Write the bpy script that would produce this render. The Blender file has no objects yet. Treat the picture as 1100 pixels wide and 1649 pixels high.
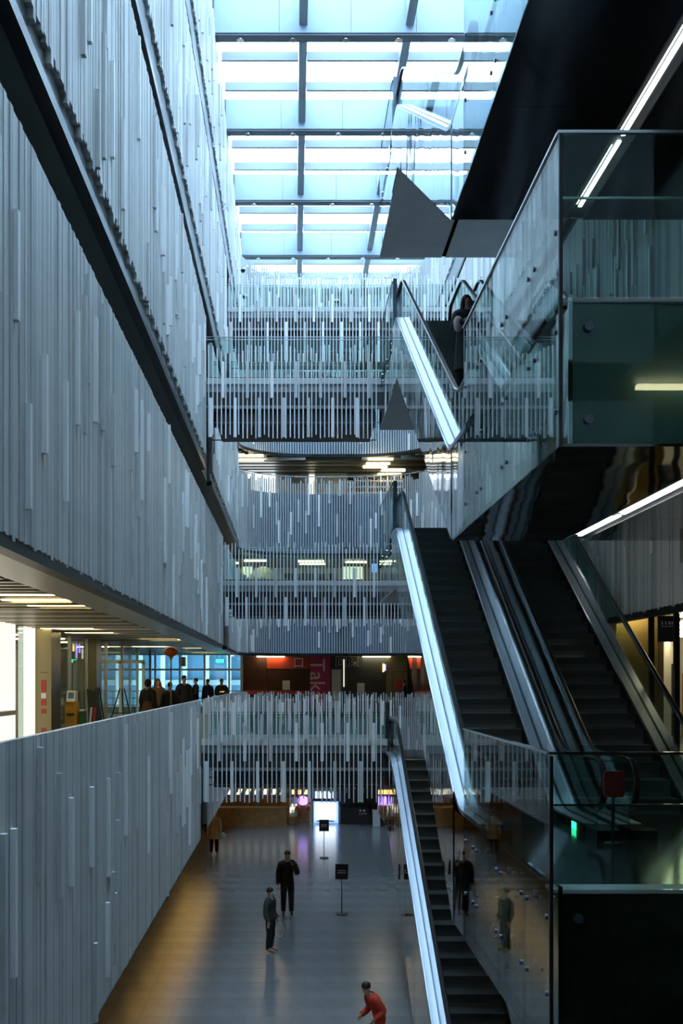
import bpy, bmesh, math, random
from mathutils import Vector, Matrix

C = bpy.context.scene.collection
SC = bpy.context.scene
R = random.Random(7)
EYE = 6.6                                    # eye height above the ground floor

# ------------------------------------------------------------------ camera, sky, exposure
cam_d = bpy.data.cameras.new('camera')
cam = bpy.data.objects.new('camera', cam_d); C.objects.link(cam)
cam.location = (0, 0, EYE); cam.rotation_euler = (math.pi / 2, 0, 0)
cam_d.sensor_width = 36; cam_d.lens = 1744 / 1649 * 36
cam_d.shift_x = 78 / 1649; cam_d.shift_y = 270.5 / 1649
cam_d.clip_start = 0.1; cam_d.clip_end = 300
SC.camera = cam
W = bpy.data.worlds.new('world'); SC.world = W; W.use_nodes = True
bg = W.node_tree.nodes['Background']
bg.inputs['Color'].default_value = (0.53, 0.76, 1.0, 1)
bg.inputs['Strength'].default_value = 13.0
SC.view_settings.view_transform = 'Standard'; SC.view_settings.look = 'None'
SC.view_settings.gamma = 1; SC.view_settings.use_curve_mapping = False
SC.view_settings.exposure = 0.0
SC.cycles.max_bounces = 10; SC.cycles.diffuse_bounces = 4; SC.cycles.glossy_bounces = 5
SC.cycles.transparent_max_bounces = 24

# ------------------------------------------------------------------ materials
def mat(name, col, rough=.5, metal=0., noise=0., nscale=6., bump=0., bscale=20., spec=.5, emit=None, estr=0., stretch=(1, 1, 1)):
    m = bpy.data.materials.new(name); m.use_nodes = True
    nt = m.node_tree; b = nt.nodes['Principled BSDF']
    b.inputs['Base Color'].default_value = (*col, 1)
    b.inputs['Roughness'].default_value = rough; b.inputs['Metallic'].default_value = metal
    b.inputs['Specular IOR Level'].default_value = spec
    if emit:
        b.inputs['Emission Color'].default_value = (*emit, 1); b.inputs['Emission Strength'].default_value = estr
    if noise or bump:
        tc = nt.nodes.new('ShaderNodeTexCoord'); mp = nt.nodes.new('ShaderNodeMapping')
        mp.inputs['Scale'].default_value = stretch
        nt.links.new(tc.outputs['Object'], mp.inputs['Vector'])
    if noise:
        n = nt.nodes.new('ShaderNodeTexNoise'); n.inputs['Scale'].default_value = nscale; n.inputs['Detail'].default_value = 4
        r = nt.nodes.new('ShaderNodeValToRGB')
        r.color_ramp.elements[0].position = .3; r.color_ramp.elements[1].position = .7
        r.color_ramp.elements[0].color = (*[c * (1 - noise) for c in col], 1)
        r.color_ramp.elements[1].color = (*[min(1, c * (1 + noise)) for c in col], 1)
        nt.links.new(mp.outputs['Vector'], n.inputs['Vector']); nt.links.new(n.outputs['Fac'], r.inputs['Fac'])
        nt.links.new(r.outputs['Color'], b.inputs['Base Color'])
    if bump:
        n2 = nt.nodes.new('ShaderNodeTexNoise'); n2.inputs['Scale'].default_value = bscale; n2.inputs['Detail'].default_value = 1
        bp = nt.nodes.new('ShaderNodeBump'); bp.inputs['Strength'].default_value = 1; bp.inputs['Distance'].default_value = bump
        nt.links.new(mp.outputs['Vector'], n2.inputs['Vector']); nt.links.new(n2.outputs['Fac'], bp.inputs['Height'])
        nt.links.new(bp.outputs['Normal'], b.inputs['Normal'])
    return m

def glass(name, tint, ior=1.5):
    """clear pane: what is behind shows through the tint, the surface reflects by its angle"""
    m = bpy.data.materials.new(name); m.use_nodes = True
    nt = m.node_tree; nt.nodes.remove(nt.nodes['Principled BSDF'])
    out = nt.nodes['Material Output']
    tr = nt.nodes.new('ShaderNodeBsdfTransparent'); tr.inputs['Color'].default_value = (*tint, 1)
    gl = nt.nodes.new('ShaderNodeBsdfGlossy'); gl.inputs['Roughness'].default_value = 0.0
    ge = nt.nodes.new('ShaderNodeNewGeometry')
    mr = nt.nodes.new('ShaderNodeMapRange')
    mr.inputs['To Min'].default_value = ior; mr.inputs['To Max'].default_value = 1 / ior
    fr = nt.nodes.new('ShaderNodeFresnel'); mx = nt.nodes.new('ShaderNodeMixShader')
    nt.links.new(ge.outputs['Backfacing'], mr.inputs['Value']); nt.links.new(mr.outputs['Result'], fr.inputs['IOR'])
    nt.links.new(fr.outputs['Fac'], mx.inputs['Fac'])
    nt.links.new(tr.outputs[0], mx.inputs[1]); nt.links.new(gl.outputs[0], mx.inputs[2])
    nt.links.new(mx.outputs[0], out.inputs['Surface'])
    return m

def lamp(name, col, s):
    return mat(name, (.8, .8, .8), emit=col, estr=s)

M = dict(
    slat=mat('white_slat', (.60, .605, .60), .45, noise=.06, nscale=2.5),
    slat2=mat('pale_grey_slat', (.46, .475, .48), .5, noise=.08, nscale=2.5),
    slat3=mat('bright_white_slat', (.88, .89, .89), .4),
    bar=mat('white_bar', (.78, .80, .80), .4),
    backing=mat('grey_backing', (.30, .33, .35), .6),
    blueback=mat('blue_grey_backing', (.10, .20, .31), .5),
    black=mat('black_trim', (.012, .012, .013), .35),
    dark=mat('dark_paint', (.03, .032, .032), .5),
    soffit=mat('dark_soffit', (.17, .185, .165), .45, noise=.1, nscale=1.0),
    mirror=mat('mirror_steel', (.60, .66, .67), .03, 1., bump=.012, bscale=1.1, stretch=(1, 1.0, .35)),
    green_panel=mat('green_back_painted_panel', (.13, .175, .16), .12, noise=.25, nscale=.8),
    brown_panel=mat('dark_brown_panel', (.035, .040, .034), .12, noise=.3, nscale=.8),
    soffit_smooth=mat('smooth_dark_steel', (.16, .15, .145), .17, 1., noise=.15, nscale=.7),
    mirror_dark=mat('dark_mirror_steel', (.20, .215, .21), .06, 1., bump=.01, bscale=1.0),
    steel_soffit=mat('steel_soffit', (.40, .41, .41), .42, .55, noise=.08, nscale=1.2),
    deck=mat('brushed_aluminium', (.47, .50, .56), .34, 1.),
    deck_dark=mat('dark_aluminium', (.10, .13, .17), .3, .8),
    chrome=mat('chrome', (.8, .8, .8), .12, 1.),
    rubber=mat('black_rubber', (.012, .013, .015), .28),
    step=mat('dark_step_metal', (.085, .097, .097), .36, .3, bump=.004, bscale=60, stretch=(6, .01, .2)),
    skirt=mat('dark_skirt', (.02, .022, .024), .2, .3),
    glass=glass('clear_glass', (.82, .91, .89)),
    glass_green=glass('green_glass', (.72, .86, .82)),
    roofglass=glass('roof_glass', (.95, .97, .98)),
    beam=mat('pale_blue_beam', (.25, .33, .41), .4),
    beam_shaded=mat('shaded_beam_underside', (.10, .12, .14), .5),  # shade on the beam undersides, painted in as a darker grey
    purlin=mat('grey_purlin', (.24, .28, .31), .5),
    tile=mat('grey_floor_tile', (.16, .168, .172), .20, noise=.12, nscale=1.2),
    grout=mat('dark_joint', (.04, .04, .04), .6),
    floor2=mat('dark_polished_stone', (.035, .045, .045), .12, noise=.2, nscale=2),
    plaster=mat('cream_plaster', (.62, .60, .52), .6),
    grey=mat('grey_wall', (.26, .27, .27), .6),
    darkwall=mat('dark_wall', (.05, .055, .055), .6),
    gold=mat('gold_brown_metal', (.42, .30, .10), .30, .9, bump=.006, bscale=1.4),
    olive=mat('olive_metal_slat', (.20, .17, .09), .30, .8),
    silver=mat('silver_metal_slat', (.50, .49, .46), .32, .8),
    warm=lamp('warm_lamp', (1.0, .84, .50), 14.0),
    amber=lamp('amber_arcade_lamp', (1.0, .60, .16), 4.5),
    warm2=lamp('soft_warm_panel', (1.0, .90, .66), 1.5),
    cool=lamp('cool_lamp', (.93, .97, 1.0), 16.),
    white_lit=lamp('white_lit_panel', (1., .93, .76), 1.15),
    screen=lamp('white_screen', (.78, .88, 1.0), 3.2),
    blue_lit=lamp('blue_lit_panel', (.18, .4, 1.0), 1.6),
    green_lit=lamp('green_lit_panel', (.03, 1.0, .45), 3.0),
    purple_lit=lamp('purple_neon', (.35, .2, 1.0), 3.0),
    amber_lit=lamp('amber_neon', (1.0, .55, .12), 3.0),
    dull_red=mat('dull_red_plate', (.22, .02, .012), .5),
    red=mat('red_paint', (.50, .03, .02), .45),
    orange=mat('orange_paint', (.75, .13, .02), .5),
    yellow=mat('yellow_paint', (.62, .30, .02), .4),
    green=mat('green_paint', (.02, .16, .06), .5),
    magenta=mat('magenta_panel', (.50, .03, .13), .4),
    brown_glass=mat('brown_glossy_panel', (.07, .03, .018), .08),
    redband=mat('orange_red_band', (.42, .05, .02), .25),
    pinktext=mat('pale_pink_lettering', (.82, .60, .55), .5),
    whitetext=mat('white_lettering', (.85, .85, .83), .5),
    greytext=mat('dim_grey_lettering', (.30, .28, .26), .5),
    white=mat('white_paint', (.80, .80, .78), .45),
    wood=mat('warm_wood', (.36, .19, .07), .5, noise=.2, nscale=4),
    skin=mat('skin', (.42, .24, .15), .55),
    skin_pale=mat('pale_skin', (.52, .33, .23), .55),
    hair=mat('black_hair', (.008, .007, .007), .5),
    hair_brown=mat('brown_hair', (.06, .03, .015), .5),
    coat_black=mat('black_cloth', (.010, .011, .014), .8),
    coat_navy=mat('navy_cloth', (.012, .016, .03), .8),
    coat_grey=mat('dark_grey_cloth', (.03, .036, .038), .8),
    coat_camel=mat('camel_cloth', (.33, .22, .10), .85),
    coat_brown=mat('brown_cloth', (.12, .06, .025), .85),
    coat_red=mat('red_cloth', (.62, .045, .015), .7),
    coat_pink=mat('pale_pink_cloth', (.58, .42, .42), .8),
    trouser=mat('black_trousers', (.012, .012, .015), .8),
    shoe_dark=mat('black_shoes', (.01, .01, .01), .5),
    shoe_tan=mat('tan_shoes', (.26, .15, .07), .6),
    bag_teal=mat('pale_teal_bag', (.28, .40, .38), .6),
    eye=mat('dark_eye', (.01, .008, .006), .3),
    lip=mat('lip', (.25, .08, .06), .5),
)

# ------------------------------------------------------------------ object helpers
def wloc(o):
    v = Vector((0, 0, 0))
    while o is not None:
        v = v + o.location; o = o.parent
    return v

def link(name, data, parent=None, loc=(0, 0, 0)):
    o = bpy.data.objects.new(name, data); C.objects.link(o)
    o.location = loc
    if parent is not None: o.parent = parent
    return o

def thing(name, label, cat, loc, group=None):
    o = link(name, None, None, loc); o['label'] = label; o['category'] = cat
    if group: o['group'] = group
    return o

def struct(name, loc, label=None):
    o = link(name, None, None, loc); o['kind'] = 'structure'
    if label: o['label'] = label
    return o

class MB:
    def __init__(s): s.v = []; s.f = []; s.m = []
    def quadbox(s, p, mi=0):
        """p: 8 corners, bottom 0-3 anticlockwise, top 4-7"""
        k = len(s.v); s.v += [tuple(q) for q in p]
        for f in ((3, 2, 1, 0), (4, 5, 6, 7), (0, 1, 5, 4), (1, 2, 6, 5), (2, 3, 7, 6), (3, 0, 4, 7)):
            s.f.append(tuple(k + i for i in f)); s.m.append(mi)
        return s
    def box(s, x0, x1, y0, y1, z0, z1, mi=0):
        return s.quadbox([(x0, y0, z0), (x1, y0, z0), (x1, y1, z0), (x0, y1, z0), (x0, y0, z1), (x1, y0, z1), (x1, y1, z1), (x0, y1, z1)], mi)
    def obox(s, x, y, ang, w, d, z0, z1, mi=0):
        """box centred at x,y, w along direction ang, d across it"""
        c, n = math.cos(ang), math.sin(ang)
        q = [(x + a * c - b * n, y + a * n + b * c) for a, b in ((-w / 2, -d / 2), (w / 2, -d / 2), (w / 2, d / 2), (-w / 2, d / 2))]
        return s.quadbox([(*p, z0) for p in q] + [(*p, z1) for p in q], mi)
    def prism_x(s, poly, x0, x1, mi=0):
        """poly of (y,z) swept along x"""
        k = len(s.v); n = len(poly)
        s.v += [(x0, a, b) for a, b in poly] + [(x1, a, b) for a, b in poly]
        s.f.append(tuple(k + i for i in range(n))); s.f.append(tuple(k + n + i for i in reversed(range(n)))); s.m += [mi, mi]
        for i in range(n):
            j = (i + 1) % n; s.f.append((k + i, k + n + i, k + n + j, k + j)); s.m.append(mi)
        return s
    def prism_y(s, poly, y0, y1, mi=0):
        k = len(s.v); n = len(poly)
        s.v += [(a, y0, b) for a, b in poly] + [(a, y1, b) for a, b in poly]
        s.f.append(tuple(k + i for i in range(n))); s.f.append(tuple(k + n + i for i in reversed(range(n)))); s.m += [mi, mi]
        for i in range(n):
            j = (i + 1) % n; s.f.append((k + i, k + n + i, k + n + j, k + j)); s.m.append(mi)
        return s
    def prism_z(s, poly, z0, z1, mi=0):
        k = len(s.v); n = len(poly)
        s.v += [(a, b, z0) for a, b in poly] + [(a, b, z1) for a, b in poly]
        s.f.append(tuple(k + i for i in range(n))); s.f.append(tuple(k + n + i for i in reversed(range(n)))); s.m += [mi, mi]
        for i in range(n):
            j = (i + 1) % n; s.f.append((k + i, k + n + i, k + n + j, k + j)); s.m.append(mi)
        return s
    def tube(s, pts, r, n=8, mi=0, rz=None):
        """round bar along points; r a number or one per point"""
        pts = [Vector(p) for p in pts]; k = len(s.v)
        for i, p in enumerate(pts):
            t = (pts[min(i + 1, len(pts) - 1)] - pts[max(i - 1, 0)]).normalized()
            a = t.cross(Vector((0, 0, 1)))
            if a.length < .05: a = t.cross(Vector((1, 0, 0)))
            a.normalize(); b = t.cross(a)
            q = r[i] if isinstance(r, (list, tuple)) else r
            for j in range(n):
                u = 2 * math.pi * j / n
                s.v.append(tuple(p + a * math.cos(u) * q + b * math.sin(u) * q))
        for i in range(len(pts) - 1):
            for j in range(n):
                s.f.append((k + i * n + j, k + i * n + (j + 1) % n, k + (i + 1) * n + (j + 1) % n, k + (i + 1) * n + j)); s.m.append(mi)
        s.f.append(tuple(k + j for j in reversed(range(n)))); s.m.append(mi)
        s.f.append(tuple(k + (len(pts) - 1) * n + j for j in range(n))); s.m.append(mi)
        return s
    def ell(s, c, r, nu=12, nv=8, mi=0, rot=None):
        """ellipsoid"""
        k = len(s.v)
        for i in range(nv + 1):
            t = math.pi * i / nv
            for j in range(nu):
                u = 2 * math.pi * j / nu
                p = Vector((r[0] * math.sin(t) * math.cos(u), r[1] * math.sin(t) * math.sin(u), r[2] * math.cos(t)))
                if rot: p = rot @ p
                s.v.append((c[0] + p.x, c[1] + p.y, c[2] + p.z))
        for i in range(nv):
            for j in range(nu):
                s.f.append((k + i * nu + j, k + (i + 1) * nu + j, k + (i + 1) * nu + (j + 1) % nu, k + i * nu + (j + 1) % nu)); s.m.append(mi)
        return s
    def mesh(s, name, mats, off=Vector((0, 0, 0)), smooth=False, fix=True):
        me = bpy.data.meshes.new(name)
        me.from_pydata([(v[0] - off.x, v[1] - off.y, v[2] - off.z) for v in s.v], [], s.f)
        for m in (mats if isinstance(mats, (list, tuple)) else [mats]): me.materials.append(M[m] if isinstance(m, str) else m)
        me.polygons.foreach_set('material_index', s.m)
        if fix:
            b = bmesh.new(); b.from_mesh(me)
            bmesh.ops.remove_doubles(b, verts=b.verts, dist=1e-6)
            bmesh.ops.recalc_face_normals(b, faces=b.faces); b.to_mesh(me); b.free()
        if smooth: me.polygons.foreach_set('use_smooth', [True] * len(me.polygons))
        me.update()
        return me
    def build(s, name, mats, parent=None, smooth=False, stuff=False, label=None, fix=True):
        o = link(name, s.mesh(name, mats, wloc(parent) if parent is not None else Vector((0, 0, 0)), smooth, fix and len(s.f) < 30000), parent)
        if stuff: o['kind'] = 'stuff'
        if label: o['label'] = label
        return o

def bx(name, m, parent, x0, x1, y0, y1, z0, z1, **k):
    return MB().box(x0, x1, y0, y1, z0, z1).build(name, m, parent, fix=False, **k)

_bm = {}
def boxmesh(w, d, h, m):
    """shared box mesh, origin at the middle of its base"""
    key = (round(w, 3), round(d, 3), round(h, 3), m)
    if key not in _bm:
        _bm[key] = MB().box(-w / 2, w / 2, -d / 2, d / 2, 0, h).mesh('box_piece', m, fix=False)
    return _bm[key]

def put(name, me, parent, x, y, z, rot=0.):
    o = link(name, me, parent, Vector((x, y, z)) - wloc(parent))
    if rot: o.rotation_euler[2] = rot
    return o

def text(name, s, size, m, parent, loc, rot, thick=.01):
    cu = bpy.data.curves.new(name, 'FONT'); cu.body = s; cu.size = size; cu.extrude = thick / 2
    cu.align_x = 'CENTER'; cu.align_y = 'CENTER'; cu.resolution_u = 3
    tmp = bpy.data.objects.new('tmp', cu); C.objects.link(tmp)
    me = bpy.data.meshes.new_from_object(tmp.evaluated_get(bpy.context.evaluated_depsgraph_get()))
    bpy.data.objects.remove(tmp); bpy.data.curves.remove(cu)
    me.materials.clear(); me.materials.append(M[m])
    o = link(name, me, parent, Vector(loc) - (wloc(parent) if parent else Vector()))
    o.rotation_euler = rot
    return o

# levels (metres above the ground floor)
F2, F3, F4, F5, F6 = EYE - 1.9, EYE + 3.3, EYE + 8.0, EYE + 12.7, EYE + 17.4
XL, XR = -2.3, 5.9                                         # faces of the left and right galleries
BACK = 48.0

# ------------------------------------------------------------------ ground floor: tiles on a screed
fl = struct('floor', (0, 25, 0), 'grey tiled ground floor of the atrium')
bx('screed', 'grout', fl, -12, 12, -7, 57, -.3, -.006)
tm = MB().box(-.296, .296, -.596, .596, -.006, 0).mesh('floor_tile', 'tile', fix=False)
far = MB()
for i in range(-20, 20):
    for j in range(-3, 28):
        x, y = .3 + i * .6, 17.0 + j * 1.2
        if -4.2 < x < 2.8 and y < 39: put('tile', tm, fl, x, y, 0)
        else: far.box(x - .297, x + .297, y - .597, y + .597, -.006, 0)
far.build('tile_field', 'tile', fl, stuff=True, fix=False)

# ------------------------------------------------------------------ gallery slabs (left, back, right) and outer shell
def arc(cx, a0, a1, n=14, rx=3.0, ry=2.5, cy=45.5):
    return [(cx + rx * math.cos(a0 + (a1 - a0) * i / n), cy + ry * math.sin(a0 + (a1 - a0) * i / n)) for i in range(n + 1)]
AL = arc(XL + 3.0, math.pi, math.pi / 2); AR = arc(XR - 3.0, math.pi / 2, 0)

def gallery_slab(name, label, zb, zt, inset=.12):
    s = struct(name, (XL, 20, zb), label)
    bx('left_slab', ['soffit'], s, -12, XL - inset, -7, 45.5, zb, zt)
    bx('right_slab', ['soffit'], s, XR + inset, 12, -7, 45.5, zb, zt)
    bx('back_slab', ['soffit'], s, -12, 12, BACK + inset, 57, zb, zt)
    MB().prism_z([(x - .1, y + .1) for x, y in AL] + [(-12, BACK + inset), (-12, 45.5)], zb, zt).build('corner_slab', 'soffit', s)
    MB().prism_z([(x + .1, y + .1) for x, y in AR] + [(12, 45.5), (12, BACK + inset)], zb, zt).build('corner_slab', 'soffit', s)
    return s
gallery_slab('floor.001', 'first gallery slab with dark underside', EYE - 3.9, EYE - 1.72)
gallery_slab('floor.002', 'second gallery slab above the lit ceilings', EYE + 1.45, F3)
gallery_slab('floor.003', 'third gallery slab with dark underside', EYE + 5.55, F4)
gallery_slab('floor.004', 'fourth gallery slab with dark underside', EYE + 9.95, F5)
gallery_slab('floor.005', 'top gallery slab below the roof', EYE + 14.55, F6)

# unseen slabs over the viewer, added to block skylight and darken the near end
for nm, zb_, zt_, fr_ in (('floor.007', EYE + 1.45, F3, EYE + 4.6), ('floor.008', EYE + 5.55, F4, EYE + 9.4), ('floor.009', EYE + 9.95, F5, EYE + 14.2), ('floor.010', EYE + 14.55, F6, EYE + 18.8)):
    q = struct(nm, (0, 0, zb_), 'unseen slab over the viewer, added to shade the near end')
    bx('slab', 'soffit', q, XL - .1, XR + .1, -7, .8, zb_, zt_)
    bx('front_panel', 'slat2', q, XL - .05, XR + .05, .8, .9, zb_ - .3, fr_)
q = struct('floor.011', (0, 0, F2), 'dark floor of the front gallery under the viewer')
bx('slab', 'floor2', q, XL - .1, XR + .1, -7, .2, F2 - .4, F2)
# outer shell
sh = struct('wall_outer', (0, 57, 0), 'plain outer walls behind the shops')
bx('side_wall', 'grey', sh, -12.3, -12, -7.3, 57.3, -.3, 27)
bx('side_wall', 'grey', sh, 12, 12.3, -7.3, 57.3, -.3, 27)
bx('front_wall', 'darkwall', sh, -12, 12, -7.3, -7, -.3, 27)
wb = MB()                                                   # back wall with window openings on three levels
for x0, x1, z0, z1 in ((-12, 12, -.3, 5.2), (-1.9, 12, 5.2, 7.9), (-12, -9.5, 5.2, 7.9), (-12, 12, 7.9, 15.0), (-12, -3.4, 15, 17.6), (0.1, 12, 15, 17.6), (-12, 12, 17.6, 25.5)):
    wb.box(x0, x1, 57, 57.3, z0, z1)
wb.build('back_wall', 'grey', sh, fix=False)

# ------------------------------------------------------------------ slatted gallery fronts, left and right sides
def side_front(name, label, X, sg, D0, D1, zb, zt, trim, gaps=(), near=(8, 17), hang=0., seed=1):
    r = random.Random(seed)
    s = struct(name, (X, D0, trim), label)
    segs = []; a = D0
    for g0, g1 in sorted(gaps):
        segs.append((a, g0)); a = g1
    segs.append((a, D1))
    b = MB(); t = MB()
    for a, c in segs:
        b.box(min(X - sg * .10, X - sg * .04), max(X - sg * .10, X - sg * .04), a, c, trim + .1, zt - .02)
        t.box(min(X - sg * .14, X + sg * .01), max(X - sg * .14, X + sg * .01), a, c, trim, trim + .13)
    b.build('backing_panel', 'backing', s, fix=False); t.build('edge_trim', 'black', s, fix=False)
    P = .1; far = [MB(), MB(), MB()]
    n = int((D1 - D0) / P); ms = ('slat', 'slat2', 'slat3')
    for i in range(n):
        y = D0 + (i + .5) * P
        if any(g0 < y < g1 for g0, g1 in gaps): continue
        k = 0 if r.random() < .62 else 1
        d = (.058, .062, .068)[r.randrange(3)]
        low = hang * (.12 if i % 7 == 3 else .04 * (i % 2))
        z0, z1 = zb - low, zt
        gapw = .096 if r.random() < .84 else .08
        xc = X + sg * (d / 2 - .04)
        if near[0] < y < near[1]:
            put('plank', boxmesh(d, gapw, z1 - z0, ms[k]), s, xc, y, z0)
        else: far[k].box(xc - d / 2, xc + d / 2, y - gapw / 2, y + gapw / 2, z0, z1)
        if r.random() < (.34 if sg < 0 else .19):                                # a narrow batten proud of the planks
            L = (.9, 1.2, 1.5)[r.randrange(3)]; z0 = zb - low + round(r.uniform(0, max(.1, z1 - zb - L)) / .3) * .3
            h = min(L, z1 - z0); kk = 2 if r.random() < .6 else 0
            xc = X + sg * (d - .02)
            if near[0] < y < near[1]: put('batten', boxmesh(.05, .075, h, ms[kk]), s, xc, y, z0)
            else: far[kk].box(xc - .025, xc + .025, y - .037, y + .037, z0, z0 + h)
    for k in range(3):
        if far[k].v: far[k].build('far_plank_field', ms[k], s, stuff=True, fix=False)
    return s

side_front('wall_left', 'white slatted front of the first gallery, left', XL, 1, -6.9, 45.5, EYE - 3.9, EYE - .49, EYE - 3.95, ((26.7, 28.7),), seed=11)
side_front('wall_left.001', 'white slatted front of the second gallery, left', XL, 1, -6.9, 45.5, EYE + 1.17, EYE + 4.65, EYE + 1.05, ((35.2, 37.2),), hang=.3, seed=12)
side_front('wall_left.002', 'white slatted front of the third gallery, left', XL, 1, -6.9, 45.5, EYE + 5.93, EYE + 9.5, EYE + 5.48, ((28.3, 30.5),), near=(9, 19), hang=1, seed=13)
side_front('wall_left.003', 'white slatted front of the fourth gallery, left', XL, 1, -6.9, 45.5, EYE + 10.68, EYE + 14.3, EYE + 9.88, ((37.3, 39.3),), near=(16, 26), hang=1, seed=14)
side_front('wall_left.004', 'white slatted top storey under the roof, left', XL, 1, -6.9, 52.8, EYE + 15.5, EYE + 19.0, EYE + 14.48, (), near=(22, 30), hang=1, seed=15)
side_front('wall_right', 'grey slatted front of the second gallery, right', XR, -1, 15.7, 45.5, EYE + 1.17, EYE + 4.65, EYE + 1.05, (), near=(16, 22), hang=.3, seed=22)
side_front('wall_right.001', 'grey slatted front of the third gallery, right', XR, -1, 15.7, 45.5, EYE + 5.6, EYE + 9.5, EYE + 5.48, (), near=(15.8, 24), hang=.3, seed=23)
side_front('wall_right.002', 'grey slatted front of the fourth gallery, right', XR, -1, 15.7, 45.5, EYE + 10.5, EYE + 14.3, EYE + 9.88, (), near=(60, 61), hang=1, seed=24)
side_front('wall_right.003', 'grey slatted top storey under the roof, right', XR, -1, -6.9, 52.8, EYE + 15.5, EYE + 19.0, EYE + 14.48, (), near=(60, 61), hang=1, seed=25)

# ------------------------------------------------------------------ curved slatted fronts at the back
BP = AL[:-1] + [(XL + 3 + (XR - XL - 6) * i / 20, BACK) for i in range(21)] + AR[1:]
def walk(pts, step):
    out = []; left = step / 2
    for (x0, y0), (x1, y1) in zip(pts, pts[1:]):
        L = math.hypot(x1 - x0, y1 - y0); a = math.atan2(y1 - y0, x1 - x0); t = left
        while t < L:
            out.append((x0 + (x1 - x0) * t / L, y0 + (y1 - y0) * t / L, a)); t += step
        left = t - L
    return out

def back_front(name, label, zb, zt, trim, floor_z, backm='blueback', seed=1, solid=1.25):
    r = random.Random(seed)
    s = struct(name, (0, BACK, trim), label)
    b = MB(); t = MB()
    for (x0, y0), (x1, y1) in zip(BP, BP[1:]):
        a = math.atan2(y1 - y0, x1 - x0); L = math.hypot(x1 - x0, y1 - y0) + .02
        cx, cy = (x0 + x1) / 2, (y0 + y1) / 2
        b.obox(cx - math.sin(a) * .10, cy + math.cos(a) * .10, a, L, .06, trim + .1, floor_z + .25)
        t.obox(cx - math.sin(a) * .06, cy + math.cos(a) * .06, a, L, .18, trim, trim + .13)
    b.build('backing_panel', backm, s, fix=False); t.build('edge_trim', 'black', s, fix=False)
    g = MB(); tr = MB()
    for (x0, y0), (x1, y1) in zip(BP, BP[1:]):
        a = math.atan2(y1 - y0, x1 - x0); L = math.hypot(x1 - x0, y1 - y0) + .01
        tr.obox((x0 + x1) / 2 - math.sin(a) * .1, (y0 + y1) / 2 + math.cos(a) * .1, a, L, .05, floor_z + 1.0, floor_z + 1.05)
    tr.build('handrail', 'chrome', s, fix=False)
    thin = MB(); wide = [MB(), MB()]
    for i, (x, y, a) in enumerate(walk(BP, .115)):
        side = y < 46.6                                     # closed boarding on the curved flanks
        w = .085 if side else .05
        thin.obox(x, y, a, w, .05, zb - (.1 if i % 5 == 0 else 0), zt - (0 if side else r.choice((0, .05, .12, .25))))
        if i % 4 == 1 or (i % 3 == 0 and r.random() < .4):
            L = r.choice((.7, 1.0, 1.4)); z0 = zb + r.uniform(0, zt - zb - L)
            wide[r.randrange(2)].obox(x + math.sin(a) * .04, y - math.cos(a) * .04, a, .09, .05, z0, z0 + L)
    thin.build('bar_field', 'slat2', s, stuff=True, fix=False)
    wide[0].build('batten_field', 'slat3', s, stuff=True, fix=False); wide[1].build('batten_field', 'slat', s, stuff=True, fix=False)
    return s
back_front('wall_back', 'curved slatted front of the first gallery, far end', EYE - 3.85, EYE - .5, EYE - 3.95, F2, 'backing', 31)
back_front('wall_back.001', 'curved blue-grey slatted front of the second gallery, far end', EYE + 1.15, EYE + 4.5, EYE + 1.05, F3, 'blueback', 32)
back_front('wall_back.002', 'curved blue-grey slatted front of the third gallery, far end', EYE + 5.6, EYE + 8.95, EYE + 5.48, F4, 'blueback', 33)
back_front('wall_back.003', 'curved blue-grey slatted front of the fourth gallery, far end', EYE + 10.0, EYE + 13.9, EYE + 9.88, F5, 'blueback', 34)
back_front('wall_back.004', 'curved pale slatted parapet under the roof, far end', EYE + 14.7, EYE + 18.05, EYE + 14.48, F6 - .6, 'backing', 35)

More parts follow.
